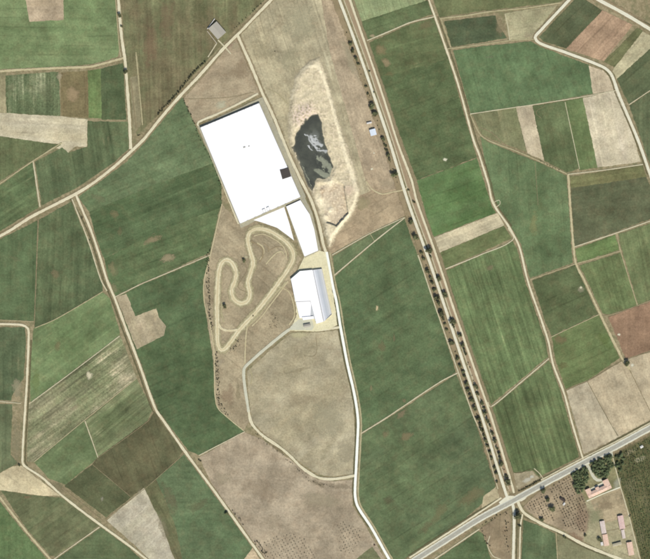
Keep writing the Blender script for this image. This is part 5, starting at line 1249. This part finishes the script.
GA = 'trees along the pale straight road'
def beside(y):
    if y < 216: return 'on the verge of the pale straight road beside the brown pasture'
    if y < 373: return 'between the pale straight road and the deep green field'
    return 'beside the pale straight road and field reaching the highway'
WESTROW = [(350.5, 43.6, 1.9), (352.8, 51, 1.8), (356, 58.8, 1.9), (358.3, 64, 1.3), (366, 86.5, 1.3), (368, 94, 1.2), (372, 106, 3.1), (374.5, 114, 2.6), (383, 139, 2.2), (385.4, 145.5, 1.5), (386.5, 150, 1.4), (388, 155, 2.0), (389.6, 159.6, 1.5), (394.5, 174.5, 2.9), (411, 221.5, 2.6), (415.7, 237, 3.0), (421.4, 252.8, 1.7), (423.7, 258.5, 1.8), (428, 271, 2.3), (430.6, 278, 1.8), (432, 283, 1.8), (434.4, 290, 2.0), (436.7, 298, 2.6), (438.3, 303, 1.9), (441.5, 314, 3.0), (443, 318.5, 1.7), (444.8, 324, 1.3), (446.8, 329.5, 1.3), (451.3, 343, 2.5), (457.3, 358.5, 2.0), (460, 366, 1.9), (463, 372, 1.7), (464.3, 376, 1.5), (466, 383.8, 2.1), (467.8, 390.3, 2.0), (470, 395, 1.5), (472, 400.5, 2.4), (474.5, 408.6, 2.3), (478.2, 419.3, 2.3), (480.3, 424.7, 1.8), (481.8, 430, 2.0), (484, 435.5, 1.6), (485.6, 440.8, 1.9), (487.3, 446, 1.5), (489.6, 452, 1.6), (491.6, 458, 1.5), (494.6, 467.8, 1.6), (496.2, 473, 1.6), (496.8, 482, 1.3)]
for x, y, r in WESTROW:
    tree(x, y, r, ('large dark round tree ' if r >= 2.5 else 'dark tree ' if r >= 1.7 else 'small dark tree ') + beside(y), GA)
EASTROW = [(369.5, 71.3, .9), (374, 92.3, .8), (408.5, 190, 1.0), (414, 202, 1.2), (429, 251, 3.4), (430.6, 256.8, 1.2), (439, 279, 2.8), (444.7, 294.5, 2.8), (452.7, 322, 3.0), (453.4, 326, 1.7), (459.7, 335.4, 2.0), (462.4, 345, 2.1), (464, 349.5, 1.3), (465.4, 353.5, 1.6), (476, 386.8, 2.2), (477.7, 394, 1.7), (482.2, 403, 1.9), (484, 408, 1.3), (485, 413, 2.1), (487.7, 421, 2.0), (490, 425.5, 1.5), (492, 433.3, 1.9), (494.8, 440.8, 2.0), (497, 448.4, 1.5), (499, 453.4, 1.7), (500, 458, 1.6), (501, 463.7, 2.4), (507.7, 481.8, 3.4), (506.3, 476, 1.5)]
for x, y, r in EASTROW:
    tree(x, y, r, ('large dark round tree ' if r >= 2.5 else 'dark tree ' if r >= 1.7 else 'small dark tree ') + 'on the brown strip beside the pale service track', GA)
for x, y, r, lab in [(517.4, 516, 3.3, 'large dark tree in the fork south of the crossroads'), (519.6, 526, 1.2, 'small dark tree below the tree in the road fork'),
    (543, 490.6, 2.6, 'dark tree at the orchard corner beside the highway'), (547.6, 500, 2.3, 'middle dark tree on the line between the two orchard halves'), (551.8, 508.6, 3.0, 'large dark tree between the two orchard halves'), (541.8, 519.6, 2.2, 'dark tree on the orchard edge beside the sandy road'),
    (627, 363, 3.0, 'lone dark tree at the corner of the tan stubble fields'), (243.9, 260.8, 1.7, 'lone dark tree on a pale spot between race track bends'), (224.7, 306.3, 1.9, 'dark tree beside the long western straight of the race track'),
    (126, 71.5, 2.1, 'dark tree beside the northern dirt road below its junction'), (119.7, 15.5, 1.9, 'dark tree beside the northern dirt road near the meadow'), (121.6, 26.5, 1.1, 'small tree beside the northern dirt road near the meadow'),
    (226.6, 513.3, 1.8, 'lone dark tree beside the lower southwest dirt road'), (599.2, 539.5, 2.1, 'dark round tree beside an orange roofed shed'), (585, 535.3, 1.4, 'small dark tree at the farmyard entrance'), (19.6, 465.3, 1.2, 'small dark tree at the elbow above the straw triangle'), (564.6, 537.3, 1.4, 'small dark tree below the sandy orchard road')]:
    tree(x, y, r, lab, 'single trees')
def inside(x, y, poly):
    ins = False
    for k in range(len(poly)):
        (x1, y1), (x2, y2) = poly[k - 1], poly[k]
        if (y1 > y) != (y2 > y) and x < (x2 - x1) * (y - y1) / (y2 - y1) + x1: ins = not ins
    return ins
def fill(poly, n, dmin, seed):
    r = random.Random(seed); out = []
    x0, x1 = min(p[0] for p in poly), max(p[0] for p in poly); y0, y1 = min(p[1] for p in poly), max(p[1] for p in poly)
    for _ in range(n * 60):
        x, y = r.uniform(x0, x1), r.uniform(y0, y1)
        if inside(x, y, poly) and all((x - a) ** 2 + (y - b) ** 2 > dmin ** 2 for a, b in out): out.append((x, y))
        if len(out) >= n: break
    return out
for x, y in fill([(570, 475), (585, 467.5), (588, 479), (583, 491), (577, 493), (574, 484)], 30, 2.5, 3):
    tree(x, y, rt.uniform(1.5, 2.5), 'green tree in the dense grove west of the farmhouse driveway', 'farmhouse groves', CROWNG)
for x, y in fill([(590, 464), (610, 454), (613, 466), (606, 476), (598, 477), (594, 472)], 34, 2.5, 4):
    tree(x, y, rt.uniform(1.5, 2.5), 'green tree in the dense grove between highway and farmhouse', 'farmhouse groves', CROWNG)
for x, y in fill([(614, 455), (622, 451), (624, 466), (619, 476), (616, 470)], 9, 2.4, 5):
    tree(x, y, rt.uniform(1.4, 2.1), 'dark green tree at the plantation corner near the highway', 'plantation trees', CROWNG)
# orchard bushes on a planting grid
for poly, lab in (([(526, 506.5), (544, 490), (548, 505), (557, 522), (545, 520), (531, 512.5)], 'orchard bush in the smaller planting beside the crossroads'), ([(549.5, 488), (569, 476.5), (577, 490), (586, 503), (587, 520), (583, 533), (566, 527), (557, 508)], 'orchard bush in the larger planting beside the farmhouse grove')):
    for i in range(-40, 60):
        for j in range(-40, 60):
            x = 555 + i * 2.45 + j * 1.15 + rt.uniform(-.3, .3); y = 505 - i * 1.25 + j * 2.3 + rt.uniform(-.3, .3)
            if inside(x, y, poly) and rt.random() > .12 and not inside(x, y, [(558, 496), (567, 500), (566, 506), (560, 504)]):
                shrub(x, y, rt.uniform(.6, .95), lab, 'orchard bushes', ORCH, 'orchard_bush', 'bush')
# young plantings
for poly, lab in (([(262, 541), (274, 537), (290, 533), (306, 540), (312, 552), (318, 559), (272, 559)], 'tiny sapling of the plantation beside the lower dirt road'), ([(334, 521), (345, 522), (360, 528), (362, 540), (352, 554), (340, 552), (338, 536)], 'tiny sapling of the plantation beside the white concrete road')):
    for i in range(-60, 60):
        for j in range(-60, 60):
            x = 300 + i * 2.9 + j * 1.5 + rt.uniform(-.2, .2); y = 545 - i * 1.5 + j * 2.6 + rt.uniform(-.2, .2)
            if inside(x, y, poly) and rt.random() > .1:
                shrub(x, y, rt.uniform(.42, .68), lab, 'young saplings', SAP, 'sapling', 'sapling', .9)
def along(pts, n, spread, seed, rr, lab, group, meshes=SHRUB, name='shrub'):
    r = random.Random(seed)
    C_ = spline(pts, 1.0)
    for k in range(n):
        q = C_[int((k + r.random()) / n * (len(C_) - 1))]
        shrub(q.x + r.uniform(-spread, spread), q.y + r.uniform(-spread, spread), r.uniform(*rr), lab, group, meshes, name)
along([(158, 114), (176, 94.5), (186, 82), (197, 69), (206, 60.5)], 58, .6, 1, (.9, 1.6), 'dark shrub of the hedge beside the striped rough field', 'roadside hedge')
along([(233, 30), (246, 17), (262, 3)], 14, .7, 2, (.5, 1.0), 'dark shrub beside the main dirt road past the shed', 'roadside shrubs')
along([(183.5, 99), (190, 113), (197, 131)], 16, .6, 3, (.5, 1.1), 'dark shrub on the boundary above the warehouse corner', 'site boundary shrubs')
along([(198, 134), (212, 162), (221, 188), (221, 206)], 30, .8, 4, (.4, .9), 'dark shrub between the warehouse and the long green field', 'site boundary shrubs')
along([(209.5, 250), (207.5, 262), (208, 283), (210, 312), (213, 330)], 72, 1.5, 5, (.5, 1.05), 'dark weedy shrub between green field and race track', 'race track shrubs', SHRUB, 'weed_clump')
along([(216, 352), (217.5, 375), (219.5, 404), (228, 415)], 72, 1.8, 6, (.45, 1.0), 'dark weedy shrub on the boundary below the race track', 'race track shrubs', SHRUB, 'weed_clump')
along([(231, 352), (235, 346), (240, 340)], 24, 2.6, 7, (.4, .8), 'small weedy shrub beside the tip of the race track', 'race track shrubs', SHRUB, 'weed_clump')
along([(272, 330), (276, 318), (270, 312)], 34, 4.5, 8, (.3, .55), 'tiny weed clump between race track and factory', 'race track shrubs', SHRUB, 'weed_clump')
along([(253, 316), (253.6, 315.4)], 2, .4, 9, (.7, .9), 'dark shrub on the trail beside the race track straight', 'race track shrubs', SHRUB, 'weed_clump')
along([(255, 433), (275, 449), (285, 457), (303, 473), (316, 483), (334, 486)], 50, 1.8, 10, (.3, .75), 'weedy shrub under the gravel service road bend', 'service road shrubs', SHRUB, 'weed_clump')
along([(199, 460), (201, 463)], 5, 1.2, 12, (.6, 1.1), 'dark shrub at the corner of brown and deep green fields', 'roadside shrubs')
along([(232, 510), (243, 524)], 10, 1.4, 13, (.5, 1.0), 'dark shrub on the brown field edge beside a lone tree', 'roadside shrubs')
along([(256, 541), (262, 549), (268, 556)], 26, 2.2, 14, (.6, 1.2), 'dark shrub of the thicket at the foot of the lower dirt road', 'roadside shrubs')
along([(519, 490.8), (530, 485.5), (541, 479.6)], 26, .5, 15, (.6, 1.1), 'dark shrub of the clipped hedge line north of the highway', 'highway hedge')
along([(506, 513), (507, 530), (507, 552)], 20, 2.2, 16, (.5, 1.2), 'dark weed bush beside the brown waste plot and southern road', 'waste plot bushes')
along([(481, 527), (486, 541), (490, 548)], 9, .9, 17, (.5, 1.1), 'dark weed bush on the far rim of the brown waste plot', 'waste plot bushes')
along([(482, 525), (497, 516), (503, 514)], 8, .9, 18, (.6, 1.1), 'dark weed bush between waste plot and highway', 'waste plot bushes')
along([(540, 161), (551, 166.5), (560, 170)], 8, .4, 19, (.5, .9), 'small dark shrub on the weedy field edge below the pinkish strip', 'field edge shrubs')
along([(82, 217), (82.6, 219)], 2, .3, 20, (.7, 1.0), 'small dark shrub in the ditch near the main junction', 'ditch shrubs')
along([(89.5, 240), (90, 241)], 1, .2, 21, (.8, .9), 'single small dark shrub halfway along the weedy ditch', 'ditch shrubs')
along([(138.5, 136), (141, 134)], 3, .5, 22, (.6, 1.0), 'dark shrub in the sharp corner of two dirt roads', 'roadside shrubs')
along([(624, 450.5), (634, 456), (640, 447)], 12, 1.8, 23, (.6, 1.2), 'reddish dark shrub at the plantation corner beside the highway', 'plantation corner shrubs')
along([(629, 517), (632, 512)], 4, .8, 24, (.6, 1.0), 'dark shrub on the lane between sheds and plantation', 'farm lane shrubs')
along([(456, 352), (464, 376), (472, 398), (479, 420), (487, 445), (495, 470)], 34, .9, 31, (.7, 1.2), 'low dark shrub under the roadside trees beside the green fields', 'roadside tree shrubs')
along([(464, 350), (477, 390), (489, 424), (499, 455), (505, 474)], 28, .7, 32, (.6, 1.1), 'low dark shrub on the brown strip under the service track trees', 'roadside tree shrubs')
along([(421, 252), (430, 277), (441, 310), (450, 336)], 16, .8, 33, (.6, 1.0), 'low dark shrub under the roadside trees beside the deep green field', 'roadside tree shrubs')
along([(346, 30), (352, 48), (360, 70), (368, 93), (379, 128), (388, 155), (399, 186)], 30, .8, 34, (.5, 1.0), 'low dark shrub on the road verge beside the brown pasture', 'roadside tree shrubs')
shrub(374.5, 545, 1.3, 'rusty brown bush beside the white concrete road', None, [RUST], 'bush', 'bush', 1.8)
shrub(275, 51.5, .8, 'single dark bush on the dry pasture north of the pond', None, SHRUB, 'bush', 'bush')
along([(382, 187), (386, 204), (404, 205)], 6, 3, 25, (.2, .4), 'tiny weed clump on the brown wedge of bare land', 'waste weeds', SHRUB, 'weed_clump')

# overgrown plantation: rows of brush, too many to count
rp_ = random.Random(5)
PL = [(616, 456), (650, 437), (668, 430), (668, 575), (645, 575), (642, 556), (632, 516), (623, 487), (617, 470)]
V, F = [], []
for row in range(-30, 60):
    for k in range(0, 120):
        t = k * 1.15 + rp_.uniform(-.5, .5)
        x = 600 + row * 2.3 + t * .235 + rp_.uniform(-.45, .45); y = 435 + t + rp_.uniform(-.5, .5)
        dens = mnoise.noise(Vector((x * .11, y * .05, 4.4))) * .7 + .75
        if not inside(x, y, PL) or rp_.random() > dens: continue
        b0 = W(x, y, .5); r0 = rp_.uniform(.8, 1.6)
        for q_ in range(9):
            c = b0 + Vector((rp_.gauss(0, .45), rp_.gauss(0, .45), abs(rp_.gauss(.7, .5)))) * r0
            nn = Vector((rp_.uniform(-1, 1), rp_.uniform(-1, 1), rp_.uniform(.1, 1.3))).normalized(); u = nn.orthogonal().normalized(); v = nn.cross(u)
            s_ = r0 * rp_.uniform(.3, .6); b = len(V)
            V += [c + u * s_, c + v * s_ * .7, c - u * s_, c - v * s_ * .7]; F.append((b, b + 1, b + 2, b + 3))
me = bpy.data.meshes.new('undergrowth'); me.from_pydata([tuple(v) for v in V], [], F); me.update()
LEAFP = foliage('plantation_leaves', (82, 100, 62), (112, 126, 82))
tag(link('undergrowth', me, LEAFP), 'overgrown green brush in slanting rows behind the farmyard', 'undergrowth', None, 'stuff')
